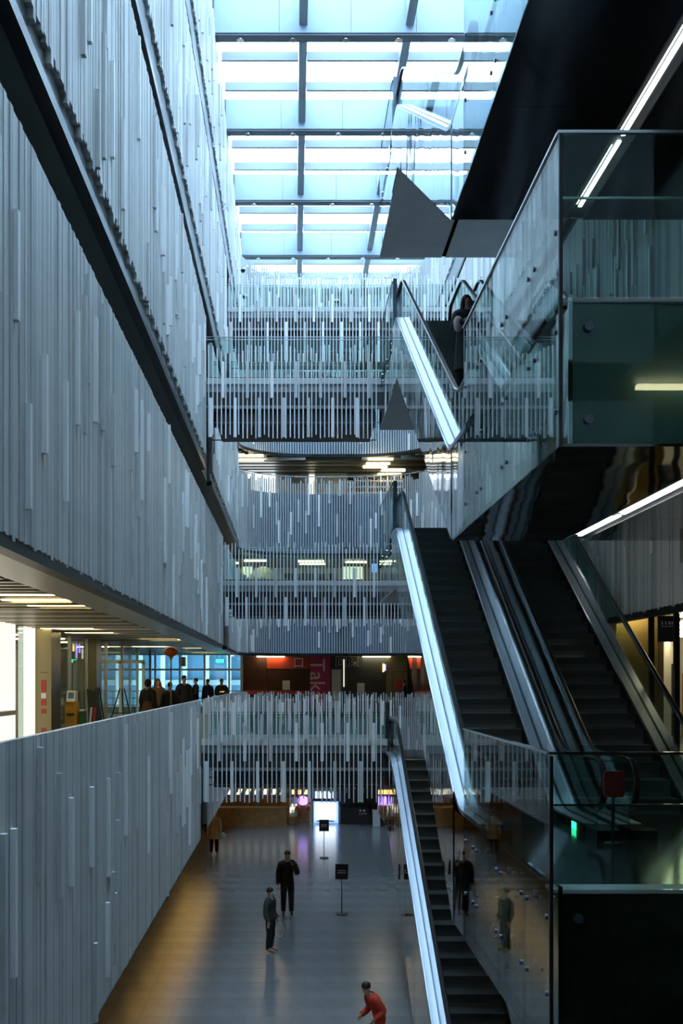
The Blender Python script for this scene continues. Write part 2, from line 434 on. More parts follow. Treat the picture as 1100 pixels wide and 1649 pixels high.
# ------------------------------------------------------------------ roof: beams, purlins, glazing bars, panes
rf = struct('ceiling', (0, 25, EYE + 18.8), 'glazed roof on pale blue beams')
ZR = EYE + 18.8
bx('roof_edge', 'grey', rf, -12.3, XL - .05, -7.3, 57.3, ZR + .2, ZR + 1.6)
bx('roof_edge', 'grey', rf, XR + .75, 12.3, -7.3, 57.3, ZR + .2, ZR + 1.6)
bx('roof_edge', 'grey', rf, XL - .05, XR + .75, -7.3, 1.2, ZR + .2, ZR + 1.6)
bx('roof_edge', 'grey', rf, XL - .05, XR + .75, 54.2, 57.3, ZR + .2, ZR + 1.6)
XB = (XL - .05, .3, 3.4, XR + .75)
rings = MB()
for c in range(16):
    pass
for k in range(-7, 4):
    D = 37.05 + 5.5 * k
    if D < 53:
        be = bx('roof_beam', ['beam_shaded'], rf, XL - .05, XR + .75, D + .03, D + .38, ZR, ZR + 1.08)
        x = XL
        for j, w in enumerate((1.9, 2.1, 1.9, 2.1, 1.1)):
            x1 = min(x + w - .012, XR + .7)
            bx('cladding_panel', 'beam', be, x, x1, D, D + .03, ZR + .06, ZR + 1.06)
            x += w
        for j in range(5):
            MB().tube([(XL + .75 + 1.55 * j, D + .2, ZR - .05), (XL + .75 + 1.55 * j, D + .2, ZR)], .11, 12).build('downlight', 'chrome', be)
    if D > 52.9: continue
    D1 = min(D + 5.5, 54.2)
    for xb in (.3, 3.4):
        bx('purlin', 'purlin', rf, xb - .12, xb + .12, D + .38, D1, ZR + .28, ZR + 1.05)
    for q in (1 / 3, 2 / 3):
        yb = D + .38 + (D1 - D - .38) * q
        for x0, x1 in zip(XB, XB[1:]):
            bx('glazing_bar', 'purlin', rf, x0 + .13, x1 - .13, yb, yb + .1, ZR + .45, ZR + .72)
    for q in range(3):
        y0 = D + .38 + (D1 - D - .38) * q / 3; y1 = D + .38 + (D1 - D - .38) * (q + 1) / 3
        for x0, x1 in zip(XB, XB[1:]):
            bx('roof_pane', 'roofglass', rf, x0 + .02, x1 - .02, y0 + .02, y1 - .02, ZR + 1.1, ZR + 1.12)
gw = struct('window_1', (0, 53.6, ZR - 1), 'glazed gable at the far end of the roof')
for x0, x1 in ((-2.3, -.7), (-.7, 1), (1, 2.7), (2.7, 4.4), (4.4, 6.6)):
    bx('mullion', 'purlin', gw, x1 - .06, x1 + .06, 53.5, 53.66, F6 - .5, ZR + .2)
    bx('pane', 'roofglass', gw, x0 + .07, x1 - .07, 53.57, 53.59, F6 - .5, ZR + .2)

# ------------------------------------------------------------------ glass-edged platforms on the right (F2, F3, F4)
def platform(name, label, F, zb, D0, rail, face, under):
    s = struct(name, (2.3, D0, zb), label)
    D1, X1 = 15.7, 12.0
    bx('slab', ['dark'], s, 2.44, X1, D0 + .14, D1 - .02, zb + .03, F - .05)
    bx('floor_finish', 'floor2', s, 2.36, X1, D0 + .12, D1, F - .05, F)
    js = [D0, D0 + 1.1, D0 + 2.45, D0 + 4.05, 14.6]
    for a, b in zip(js, js[1:]):                            # side: mirror steel below the floor, a clear pane over all of it
        bx('mirror_panel', 'mirror', s, 2.38, 2.42, a + .01, b - .01, zb + .02, F + .04)
        p = bx('glass_pane', 'glass', s, 2.30, 2.318, a + .006, b - .006, zb, F + rail)
        for z in (F - .25, F - .95):
            for y in (a + .13, b - .13):
                MB().tube([(2.288, y, z), (2.325, y, z)], .026, 10).build('bolt', 'deck_dark', p)
        if F > F2 + 1:
            for y in (a + .13, b - .13): MB().tube([(2.288, y, F + .62), (2.325, y, F + .62)], .026, 10).build('bolt', 'deck_dark', p)
    bx('mirror_panel', 'mirror', s, 2.30, 2.42, 14.61, D1, zb + .02, F + .04)
    bx('edge_joint', 'black', s, 2.298, 2.33, D0 - .02, D0 + .012, zb, F + rail - .01)
    xs = [2.34, 4.0, 5.7, 7.4, 9.1]
    for a, b in zip(xs, xs[1:]):                            # front
        bx('glass_pane', 'glass_green', s, a + .006, b - .006, D0, D0 + .018, F + .02, F + rail)
        q = bx('back_panel', face, s, a + .07, b - .02, D0 + .05, D0 + .08, zb + .03, F - .03)
        p = bx('glass_panel', 'glass_green', s, a + .05, b - .006, D0 + .005, D0 + .023, zb + .01, F - .02)
        for z in (F - .24, zb + .24):
            for x in (a + .22, b - .18): MB().tube([(x, D0 - .02, z), (x, D0 + .05, z)], .042, 14).build('bolt', 'deck_dark', p)
    bx('edge_strip', 'slat2', s, 2.33, X1, D0 + .03, D0 + .30, F - .02, F + .012)
    bx('rail_cap', 'chrome', s, 2.29, X1, D0 - .012, D0 + .03, F + rail, F + rail + .025)
    bx('rail_cap', 'chrome', s, 2.285, 2.33, D0 + .03, 14.6, F + rail, F + rail + .025)
    bx('rail_bar', 'chrome', s, 2.34, X1, D0 + .05, D0 + .07, F + rail * .62, F + rail * .62 + .018)
    for y0, y1 in ((D0, D0 + 2.1), (D0 + 2.1, D0 + 4.2), (D0 + 4.2, D1)):
        for x0, x1 in ((2.31, 3.9), (4.2, 7.8), (7.8, X1)):
            bx('soffit_panel', under, s, x0, x1 - .006, y0, y1 - .006, zb, zb + .025)
    h = bx('lamp_channel', 'black', s, 3.9, 4.2, D0, D1, zb + .045, zb + .06)
    for y0, y1 in ((D0 + .1, 13.3), (13.45, D1 - .4)):
        bx('lamp_tube', 'cool', h, 4.03, 4.075, y0, y1, zb + .012, zb + .045)
        bx('lamp_tube', 'cool', h, 3.985, 4.0, y0 + .1, y1 - .05, zb + .03, zb + .045)
    for x in (3.905, 4.19): bx('channel_edge', 'chrome', h, x - .008, x + .008, D0, D1, zb - .004, zb + .03)
    return s
platform('balcony', 'dark floored platform behind green glass at the foot of the escalators', F2, EYE - 3.49, 9.71, 1.23, 'brown_panel', 'mirror_dark')
platform('balcony.001', 'glass-edged platform with mirrored panels above the escalators', F3, EYE + 2.02, 9.37, 1.43, 'green_panel', 'mirror_dark')
platform('balcony.002', 'upper glass-edged platform with dark mirrored underside', F4, EYE + 6.67, 8.4, 1.40, 'green_panel', 'soffit_smooth')

platform('balcony.003', 'unseen glass-edged platform added above the frame to shade the right side', F5, EYE + 11.27, 8.4, 1.40, 'green_panel', 'soffit_smooth')  # out of view, added to cast shade on the right wall
# ------------------------------------------------------------------ landings at the heads of the escalators
def landing(name, label, F, zb, D0=23.9, D1=28.9, walk_to=None):
    s = struct(name, (2.3, D0, zb), label)
    bx('slab', 'dark', s, 2.40, 5.88, D0 + 1.2, D1 - .03, zb + .03, F - .04)
    bx('floor_finish', 'floor2', s, 2.34, 5.88, D0 + .4, D1, F - .04, F)
    for y0, y1 in ((D0, D0 + 2.5), (D0 + 2.5, D1)):
        bx('soffit_panel', 'steel_soffit', s, 2.31, 3.96, y0, y1 - .006, zb, zb + .03)
        bx('soffit_panel', 'steel_soffit', s, 4.06, 5.88, y0, y1 - .006, zb, zb + .03)
        bx('mirror_panel', 'mirror', s, 2.31, 2.36, y0 + 1.25 * (y0 == D0), y1 - .01, zb + .03, F - .02)
    h = bx('lamp_channel', 'black', s, 3.95, 4.07, D0, D1, zb + .03, zb + .05)
    bx('lamp_tube', 'cool', h, 3.985, 4.03, D0 - .05, D0 + 1.6, zb + .005, zb + .03)
    bx('mirror_panel', 'mirror', s, 2.31, 5.88, D1 - .03, D1, zb + .03, F)
    yy = [D0 + 1.35, D0 + 2.6, D0 + 3.9, D1]
    for a, b in zip(yy, yy[1:]):
        p = bx('glass_pane', 'glass', s, 2.31, 2.325, a, b - .01, F - .35, F + 1.28)
        for z in (F - .12, F - .28): MB().tube([(2.29, a + .15, z), (2.34, a + .15, z)], .03, 8).build('bolt', 'chrome', p)
    bx('rail_post', 'deck_dark', s, 2.33, 2.42, D0 + 1.3, D0 + 1.36, F - .9, F + 1.34)
    bx('rail_cap', 'chrome', s, 2.30, 2.335, D0 + 1.35, D1, F + 1.28, F + 1.3)
    if walk_to:
        bx('walkway_slab', ['steel_soffit'], s, 3.3, 5.88, D1, walk_to, F - .7, F)
        bx('glass_pane', 'glass', s, 3.3, 3.315, D1 + .1, walk_to, F, F + 1.25)
    return s
landing('landing', 'first gallery landing at the head of the lowest escalator', F2, EYE - 3.6, 25.9, 29.5)
landing('landing.001', 'second gallery landing with pale steel underside', F3, EYE + 2.05)
landing('landing.002', 'third gallery landing with grey steel underside', F4, EYE + 6.67)
landing('landing.003', 'fourth gallery landing with pale steel underside by the roof', F5, EYE + 11.27)

# ------------------------------------------------------------------ slatted footbridges
def bridge(name, label, D0, w, F, zband, zb, zt, xr, seed, period=.64, busy=False):
    r = random.Random(seed)
    s = struct(name, (0, D0, zb), label)
    x0 = XL + .02
    bx('deck_slab', ['dark'], s, x0, xr, D0 + .1, D0 + w - .1, F - .35, F)
    for yy in (D0, D0 + w - .1):
        bx('edge_beam', 'slat', s, x0, xr, yy, yy + .1, zband - .16, zband)
        bx('edge_web', 'backing', s, x0, xr, yy + .05, yy + .08, zband - .36, zband - .16)
        bx('lower_web', 'dark', s, x0, xr, yy + .05, yy + .08, zband - .72, zband - .36)
        bx('lower_flange', 'grey', s, x0, xr, yy + .02, yy + .1, zband - .80, zband - .72)
        bx('lower_rail', 'deck_dark', s, x0, xr, yy + .02, yy + .05, zb + .42, zb + .45)
    bx('truss_box', 'dark', s, x0 + .3, xr - .2, D0 + .16, D0 + w - .16, zb + .36, F - .35)
    for i in range(8):                                       # cross hangers under the deck
        xx = x0 + .3 + (xr - x0 - .6) * i / 7
        bx('cross_hanger', 'dark', s, xx - .03, xx + .03, D0 + .03, D0 + w - .03, zb + .4, zb + .46)
    for side, yy in ((0, D0 - .06), (1, D0 + w + .02)):
        n = int((xr - x0) / .113)
        for i in range(n if busy or not side else 0):
            x = x0 + .06 + i * .113 + .05 * side
            if side and i % 2: continue
            top = zt - r.choice((0, .03, .08, .16, .22)) ; bot = zb + r.choice((0, 0, .03, .1))
            top = round(top, 2); bot = round(bot, 2)
            put('slat_bar', boxmesh(.028, .05, top - bot, 'bar'), s, x, yy + .025, bot)
        k = 0; x = x0 + .12
        while x < xr - .05 and (busy or not side):
            a, L = ((zb + .02, zband - .57 - zb), (zband - .55, .95))[(k + side) % 2]
            put('wide_slat', boxmesh(.078, .05, round(L, 2), 'slat3' if r.random() < .7 else 'slat'), s, x, yy - .03 + .11 * side, a)
            x += period / 2 * (1 + side) ; k += 1
        x = x0 + .2
        while x < xr - .05 and busy:
            L = r.choice((.6, .8, 1.0)); a = zband - .1 + r.uniform(0, max(.05, zt - zband - L))
            put('wide_slat', boxmesh(.075, .05, L, 'slat3' if r.random() < .5 else 'slat'), s, x, yy - .03 + .11 * side, a)
            x += r.choice((.2, .3, .4, .5)) * (1 + side)
        for z in (F + .95, F + 1.02):
            bx('rail_wire', 'chrome', s, x0, xr, yy + .06, yy + .08, z, z + .014)
        gx = x0
        while gx < xr - .2:
            g1 = min(gx + 1.16, xr)
            bx('glass_pane', 'glass', s, gx + .01, g1 - .01, yy + .1 - .08 * side, yy + .115 - .08 * side, F + .02, F + 1.05)
            gx = g1
    return s
bridge('footbridge', 'lowest slatted footbridge across the atrium', 27.0, 2.2, F2 - .0, EYE - 1.47, EYE - 3.05, EYE - .36, 2.35, 41, busy=True)
bridge('footbridge.001', 'second slatted footbridge, in front of the lit cafe', 35.4, 2.2, F3, EYE + 3.25, EYE + 1.75, EYE + 4.5, 5.85, 42)
bridge('footbridge.002', 'third slatted footbridge with a deep dark underside', 28.5, 2.2, F4, EYE + 7.95, EYE + 6.35, EYE + 8.8, 2.35, 43)
bridge('footbridge.003', 'topmost slatted footbridge below the skylight', 37.6, 2.2, F5, EYE + 12.95, EYE + 11.0, EYE + 14.1, 5.85, 44)

# ------------------------------------------------------------------ escalators
def escalator(label, xl, zlo, zhi, kh, slope, bottom=None, flat_lo=2.0, flat_hi=1.6, w=1.6, clad=True, clad_top=25.1, green=False):
    rise = zhi - zlo; kl = kh - rise / slope
    def sp(t, q=.35): return 0 if t < -q else t if t > q else (t + q) ** 2 / (4 * q)
    def zs(D): return zlo + slope * (sp(D - kl) - sp(D - kh))
    s = thing('escalator', label, 'escalator', (xl, kl, zlo), 'escalators between the floors')
    d0, d1 = kl - flat_lo, kh + flat_hi
    xr = xl + w
    Ds = [d0, kl - .8] + [kl - .5 + .1 * i for i in range(11)] + [kl + 1 + (kh - kl - 2) * i / 6 for i in range(7)] + [kh - .5 + .1 * i for i in range(11)] + [d1]
    Ds = sorted(d for d in Ds if d0 <= d <= d1)
    def band(name, x0, x1, o0, o1, m, a=d0, b=d1, **k):      # strip following the incline
        q = [d for d in Ds if a < d < b]; q = [a] + q + [b]
        mb = MB(); kk = 0
        for d in q:
            for x, o in ((x0, o0), (x1, o0), (x1, o1), (x0, o1)): mb.v.append((x, d, zs(d) + o))
        for i in range(len(q) - 1):
            for j in range(4):
                mb.f.append((i * 4 + j, i * 4 + (j + 1) % 4, i * 4 + 4 + (j + 1) % 4, i * 4 + 4 + j)); mb.m.append(0)
        mb.f += [(3, 2, 1, 0), tuple(len(q) * 4 - 4 + j for j in range(4))]; mb.m += [0, 0]
        return mb.build(name, m, s, **k)
    for side in (0, 1):
        def X(a, b): return (xl + a, xl + b) if side == 0 else (xr - b, xr - a)
        band('outer_deck', *X(0, .115), .06, .12, 'deck'); band('deck_groove', *X(.115, .16), .05, .105, 'deck_dark')
        band('inner_deck', *X(.16, .29), .06, .125, 'deck'); band('skirt', *X(.29, .31), -.25, .10, 'skirt')
        band('skirt_line', *X(.285, .315), .10, .118, 'chrome')
        # newel bases
        for a, b in ((d0 - .55, d0), (d1, d1 + .45)):
            zz = zs(a)
            bx('newel_base', 'skirt', s, *X(0, .30), a, b, zz - .02 if a < kl else zz - .3, zz + .115)
        # balustrade glass
        xg = xl + .135 if side == 0 else xr - .135
        hr = .92; rad = .30
        gs = [d0 + (d1 - d0) * i / 9 for i in range(10)]
        for i, (a, b) in enumerate(zip(gs, gs[1:])):
            q = [a + .006] + [d for d in Ds if a + .05 < d < b - .05] + [b - .006]
            poly = [(d, zs(d) + .09) for d in q] + [(d, zs(d) + hr - .03) for d in reversed(q)]
            MB().prism_x(poly, xg - .006, xg + .006).build('glass_panel', 'glass', s)
        for d, sg in ((d0, -1), (d1, 1)):
            zc = zs(d) + hr - rad
            poly = [(d, zs(d) + .09)] + [(d + sg * (rad - .03) * math.cos(t), zc + (rad - .03) * math.sin(t)) for t in [math.pi * (-.5 + j / 10) for j in range(11)]]
            MB().prism_x(poly, xg - .006, xg + .006).build('glass_panel', 'glass', s)
        # handrail loop
        zc0, zc1 = zs(d0) + hr - rad, zs(d1) + hr - rad
        path = [(d0 + .35, zc0 - rad)] + [(d0 + rad * math.cos(t), zc0 + rad * math.sin(t)) for t in [math.pi * (1.5 - j / 10) for j in range(11)]]
        path += [(d, zs(d) + hr) for d in Ds[1:-1]]
        path += [(d1 + rad * math.cos(t), zc1 + rad * math.sin(t)) for t in [math.pi * (.5 - j / 10) for j in range(11)]] + [(d1 - .35, zc1 - rad)]
        mb = MB(); n = len(path)
        for i, (d, z) in enumerate(path):
            a = Vector(path[max(i - 1, 0)]); b = Vector(path[min(i + 1, n - 1)]); t = (b - a).normalized(); nn = Vector((-t.y, t.x))
            for u, v in ((-.04, -.012), (.04, -.012), (.04, .012), (.026, .026), (-.026, .026), (-.04, .012)):
                mb.v.append((xg + u, d + nn.x * v, z + nn.y * v))
        for i in range(n - 1):
            for j in range(6):
                mb.f.append((i * 6 + j, i * 6 + (j + 1) % 6, i * 6 + 6 + (j + 1) % 6, i * 6 + 6 + j)); mb.m.append(0)
        mb.f += [(5, 4, 3, 2, 1, 0), tuple(n * 6 - 6 + j for j in range(6))]; mb.m += [0, 0]
        mb.build('handrail', 'rubber', s)
    # steps
    rs = .4 * slope; n = int(round(rise / rs))
    prof = [(0, 0), (.41, 0), (.41, -.05), (.06, -rs - .05), (0, -rs - .02), (.02, -rs * .75), (.022, -rs * .45), (.008, -.035)]
    sm = MB().prism_x(prof, -(w / 2 - .315), w / 2 - .315).mesh('step_piece', 'step')
    for i in range(n):
        put('step', sm, s, xl + w / 2, kl + .25 + i * .4, zlo + (i + 1) * rs - .02)
    for a, b, z in ((d0 - .5, kl + .22, zlo), (kl + .25 + n * .4, d1 + .3, zhi)):
        bx('comb_plate', 'deck_dark', s, xl + .315, xr - .315, a, b, z - .06, z - .01)
    # truss body and its mirrored side
    bot = bottom or [(kl - .3, zlo - 1.2), (kh + 1.5, zhi - 1.25)]
    def zb(D):
        if D <= bot[0][0]: return bot[0][1]
        for (a, za), (b, z2) in zip(bot, bot[1:]):
            if D <= b: return za + (z2 - za) * (D - a) / (b - a)
        return bot[-1][1]
    a, b = bot[0][0], clad_top
    q = sorted({a, b, *[d for d in Ds if a < d < b], *[x for x, _ in bot if a < x < b]})
    MB().prism_x([(d, zb(d) + .01) for d in q] + [(d, zs(d) - .42) for d in reversed(q)], xl + .04, xr - .04).build('truss_body', 'steel_soffit', s)
    if clad:
        cuts = [a + (b - a) * i / 5 for i in range(6)]
        for c0, c1 in zip(cuts, cuts[1:]):
            q = [c0 + .004] + [d for d in sorted({*Ds, *[x for x, _ in bot]}) if c0 + .02 < d < c1 - .02] + [c1 - .004]
            MB().prism_x([(d, zb(d)) for d in q] + [(d, zs(d) + .06) for d in reversed(q)], xl - .012, xl + .02).build('cladding_panel', 'mirror', s)
    if green:
        bx('indicator', 'green_lit', s, xr - .318, xr - .30, kl - 1.35, kl - 1.15, zlo + .0, zlo + .09, label='small green indicator light')
    return s
T30 = math.tan(math.radians(30)); T27 = .516
escalator('lowest escalator, from the tiled ground floor up to the first footbridge', XL * -1, 0, F2, 25.4, T27,
          bottom=[(16.0, .05), (20.6, .05), (25.9, EYE - 3.7), (27.5, EYE - 3.6)], clad_top=26.9, flat_lo=1.2)
escalator('steep escalator from the dark platform floor, with wide bright edges, left of its pair', 2.3, F2, F3, 24.09, T30,
          bottom=[(15.5, EYE - 3.49), (24.0, EYE + 2.06), (26, EYE + 2.06)], flat_lo=1.7, green=True)
escalator('escalator from the dark platform floor, nearest the gold column, right of its pair', 4.02, F2, F3, 24.09, T30,
          bottom=[(15.5, EYE - 3.3), (24.0, EYE + 2.06), (26, EYE + 2.06)], flat_lo=1.7, w=1.78, clad=False)
escalator('escalator carrying the long-haired woman, third storey', 2.3, F3, F4, 24.09, T30,
          bottom=[(15.72, EYE + 2.05), (23.9, EYE + 6.68), (26, EYE + 6.68)], flat_lo=1.5)
escalator('escalator beside the one with the woman, third storey, right', 4.02, F3, F4, 24.09, T30,
          bottom=[(15.72, EYE + 2.05), (23.9, EYE + 6.68), (26, EYE + 6.68)], flat_lo=1.5, w=1.78, clad=False)
escalator('topmost escalator under the skylight, its side mirroring the roof', 2.3, F4, F5, 24.09, T30,
          bottom=[(15.72, EYE + 6.68), (23.8, EYE + 11.28), (26, EYE + 11.28)], flat_lo=1.2)
escalator('topmost escalator hidden behind its twin under the skylight', 4.02, F4, F5, 24.09, T30,
          bottom=[(15.72, EYE + 6.68), (23.8, EYE + 11.28), (26, EYE + 11.28)], flat_lo=1.2, w=1.78, clad=False)

# ------------------------------------------------------------------ first gallery, left: ceiling, lamps, shop fronts
G2 = EYE - 1.72                                             # its floor
ce = struct('ceiling.001', (-6, 20, EYE + 1.2), 'slatted metal ceiling with warm lamps over the first gallery, left')
r2 = random.Random(5)
lampA = [(16.4, -4.6, -3.3), (17.5, -4.7, -3.3), (18.8, -4.6, -3.25), (27.0, -6.3, -5.0), (29.4, -6.2, -4.9), (33.4, -4.8, -3.3), (34.6, -4.7, -3.3),
         (41.5, -6.2, -4.9), (43.0, -4.4, -3.2), (49.6, -4.8, -3.3), (51.0, -4.8, -3.2)]
mb = MB(); mb2 = MB(); i = 0; D = 8.0
while D < 52:
    if not any(abs(D - l[0]) < .16 for l in lampA):
        x1 = -3.15 - r2.choice((0, .1, .25, .5))
        (mb if i % 3 else mb2).box(-9.5, x1, D, D + .16, EYE + 1.30 - .03 * (i % 2), EYE + 1.36)
    D += .24; i += 1
mb.build('slat_field', 'olive', ce, stuff=True, fix=False); mb2.build('slat_field', 'silver', ce, stuff=True, fix=False)
bx('edge_panel', 'silver', ce, -3.1, XL - .14, 4, 45, EYE + 1.10, EYE + 1.13)
for a, b, c in lampA: bx('lamp_panel', 'warm', ce, b, c, a - .09, a + .09, EYE + 1.285, EYE + 1.36)
ws = struct('wall_shop', (-6.4, 12, G2), 'cream lit shop wall along the first gallery, left')
ZC = EYE + 1.30
for a, b in ((9, 14), (14.05, 20), (20.05, 25.0), (25.6, 26.9)):
    bx('lit_panel', 'white_lit', ws, -6.5, -6.4, a, b - .03, G2, ZC)
bx('glass_pane', 'glass', ws, -6.39, -6.37, 25.05, 25.6, G2, ZC)
bx('counter_ledge', 'white', ws, -6.4, -6.15, 21.5, 24.0, G2 + .95, G2 + 1.05)
pl = struct('column', (-6.2, 27, G2), 'olive metal column carrying red notices')
bx('shaft', 'olive', pl, -6.5, -6.05, 27.1, 28.2, G2, ZC)
for z, h, m in ((1.52, .30, 'red'), (1.36, .13, 'white'), (1.18, .16, 'red'), (.98, .12, 'red'), (.42, .20, 'red'), (.08, .32, 'red')):
    bx('notice', m, pl, -6.30, -6.18, 27.08, 27.1, G2 + z - .1, G2 + z + h - .1)
bx('panel_outline', 'dark', pl, -6.33, -6.14, 27.09, 27.1, G2 + 1.9, G2 + 1.915)
sf = struct('window_3', (-6.4, 28.5, G2), 'glazed shop front of the first gallery, left')
for a, b in ((28.4, 31), (31, 33.6), (34.6, 37), (37, 40.5), (40.5, 44.5), (44.5, 48.5)):
    bx('pane', 'glass', sf, -6.41, -6.395, a + .03, b - .03, G2 + .05, ZC)
    bx('frame_post', 'white' if a > 36 else 'silver', sf, -6.45, -6.35, b - .05, b + .05, G2, ZC)
bx('shaft', 'olive', sf, -6.5, -6.1, 33.6, 34.5, G2, ZC)
for x in (-6.0, -5.2): bx('door_post', 'white', sf, x - .05, x + .05, 37.6, 37.7, G2, G2 + 2.35)
bx('door_head', 'white', sf, -6.4, -5.15, 37.6, 37.7, G2 + 2.3, G2 + 2.42)
sb = struct('wall_shop.001', (-9.5, 30, G2), 'pale back wall inside the glazed shop, left')
bx('wall_panel', 'white', sb, -9.6, -9.5, 9, 49, G2, ZC + .1)
bx('cross_wall', 'white', sb, -9.5, -6.6, 44.5, 44.6, G2, ZC + .1)
bx('cross_wall', 'grey', sb, -9.5, -7.7, 38.5, 38.6, G2, ZC + .1)
for y in (30, 33, 36, 41): bx('lamp_panel', 'warm', sb, -9.0, -7.0, y, y + .2, ZC - .06, ZC - .02)

def shelf_unit(x, y):
    t = thing('display_shelf', 'grey display shelf with small goods inside the glazed shop', 'shelf', (x, y, G2))
    for z in (.1, .5, .9, 1.3): bx('shelf_board', 'silver', t, x - .5, x + .5, y, y + .35, G2 + z, G2 + z + .03)
    for xx in (x - .5, x + .5): bx('side_panel', 'silver', t, xx - .02, xx + .02, y, y + .35, G2, G2 + 1.4)
    for i, (z, m) in enumerate(((.13, 'white'), (.53, 'wood'), (.93, 'white'), (.53, 'coat_grey'), (.93, 'red'))):
        bx('goods', m, t, x - .42 + i * .17, x - .29 + i * .17, y + .05, y + .25, G2 + z, G2 + z + .22)
shelf_unit(-7.4, 34.6)

t = thing('ticket_machine', 'yellow self-service machine with a white head and blue screen beside the olive column', 'machine', (-6.62, 30, G2))
MB().prism_x([(29.85, G2), (30.3, G2), (30.3, G2 + 1.12), (29.92, G2 + 1.12)], -6.30, -5.98).build('body', 'yellow', t)
MB().prism_x([(29.88, G2 + 1.12), (30.28, G2 + 1.12), (30.28, G2 + 1.42), (30.0, G2 + 1.42)], -6.26, -6.02).build('head', 'white', t)
MB().quadbox([(-6.22, 29.9, G2 + 1.16), (-6.06, 29.9, G2 + 1.16), (-6.06, 29.97, G2 + 1.16), (-6.22, 29.97, G2 + 1.16), (-6.22, 29.97, G2 + 1.38), (-6.06, 29.97, G2 + 1.38), (-6.06, 30.02, G2 + 1.38), (-6.22, 30.02, G2 + 1.38)]).build('screen', 'blueback', t)
bx('slot', 'black', t, -6.24, -6.04, 29.84, 29.9, G2 + .75, G2 + .8)
t = thing('waste_bin', 'slim green bin with a white lid beside the yellow machine', 'bin', (-5.85, 30.3, G2))
bx('body', 'green', t, -5.93, -5.83, 30.1, 30.5, G2, G2 + .85); bx('lid', 'white', t, -5.94, -5.82, 30.08, 30.52, G2 + .85, G2 + .9)
t = thing('folding_barrier', 'red and white folding barrier leaning beside the green bin', 'barrier', (-5.7, 30.6, G2))
for k, x in enumerate((-5.74, -5.66)):
    MB().prism_y([(x - .03, G2), (x + .02, G2), (x + .10, G2 + .95), (x + .05, G2 + .95)], 30.4 + .15 * k, 30.45 + .15 * k).build('board', 'red' if k else 'white', t)

def easel(name, label, x, y, h, w):
    t = thing(name, label, 'easel', (x, y, G2))
    for dx in (-w / 2, w / 2): MB().tube([(x + dx, y - .25, G2), (x + dx * .15, y, G2 + h)], .022, 6).build('leg', 'black', t)
    MB().tube([(x, y + .4, G2), (x, y, G2 + h * .97)], .022, 6).build('leg', 'black', t)
    MB().tube([(x - w * .3, y - .12, G2 + h * .42), (x + w * .3, y - .12, G2 + h * .42)], .02, 6).build('crossbar', 'black', t)
    return t
easel('easel', 'black easel with splayed legs in front of the white door frame', -5.75, 36.4, 1.45, .9)
e = easel('easel.001', 'black easel holding a dark tilted board beside the olive pilaster', -5.95, 33.0, 1.5, .6)
MB().quadbox([(-6.2, 32.85, G2 + .5), (-5.75, 32.75, G2 + .35), (-5.75, 32.79, G2 + .35), (-6.2, 32.89, G2 + .5), (-6.28, 32.95, G2 + 1.45), (-5.95, 32.9, G2 + 1.35), (-5.95, 32.94, G2 + 1.35), (-6.28, 32.99, G2 + 1.45)]).build('board', 'dark', e)

t = thing('neon_sign', 'purple and amber neon tubes hanging in the shop window', 'sign', (-7.05, 36, EYE + .7))
bx('rail', 'silver', t, -7.45, -6.65, 35.98, 36.02, EYE + 1.16, EYE + 1.31)
for i, (m, a, b) in enumerate((('amber_lit', .75, 1.16), ('amber_lit', .95, 1.2), ('purple_lit', .72, 1.2), ('purple_lit', .9, 1.2), ('white_lit', .7, 1.05), ('amber_lit', .8, 1.16), ('white_lit', .95, 1.2), ('amber_lit', .82, 1.1))):
    x = -7.4 + i * .1
    MB().tube([(x, 36, EYE + a), (x, 36, EYE + b)], .03, 8).build('neon_tube', m, t)
t = thing('lantern', 'orange-red round lantern on a tall gold pole beyond the shops', 'lantern', (-3.72, 33, G2))
MB().ell((-3.72, 33, EYE + .86), (.21, .21, .15)).build('shade', 'orange', t, smooth=True)
MB().tube([(-3.72, 33, EYE + .72), (-3.72, 33, EYE + .62)], [.08, .03], 8).build('collar', 'yellow', t)
MB().tube([(-3.72, 33, G2 + .04), (-3.72, 33, EYE + .72)], .025, 8).build('pole', 'gold', t)
MB().tube([(-3.72, 33, G2), (-3.72, 33, G2 + .04)], .2, 14).build('base', 'gold', t)
t = thing('hanging_sign', 'small white hanging sign with dark marks beyond the lantern', 'sign', (-4.05, 40, EYE + .45))
bx('board', 'white', t, -4.16, -3.96, 39.98, 40.02, EYE + .50, EYE + .85)
for z in (.56, .66, .76): bx('mark', 'dark', t, -4.11, -4.01, 39.97, 39.98, EYE + z, EYE + z + .05)
for x in (-4.13, -3.99): MB().tube([(x, 40, EYE + .85), (x, 40, EYE + 1.3)], .008, 6).build('rod', 'dark', t)
t = thing('exit_sign', 'green lit exit sign hanging at the far end of the first gallery', 'sign', (-3.2, 47.6, EYE + .8))
bx('housing', 'dark', t, -3.42, -3.02, 47.6, 47.68, EYE + .74, EYE + .93); bx('face', 'green_lit', t, -3.40, -3.04, 47.585, 47.6, EYE + .76, EYE + .91)
for x in (-3.35, -3.1): MB().tube([(x, 47.64, EYE + .93), (x, 47.64, EYE + 1.45)], .01, 6).build('rod', 'dark', t)

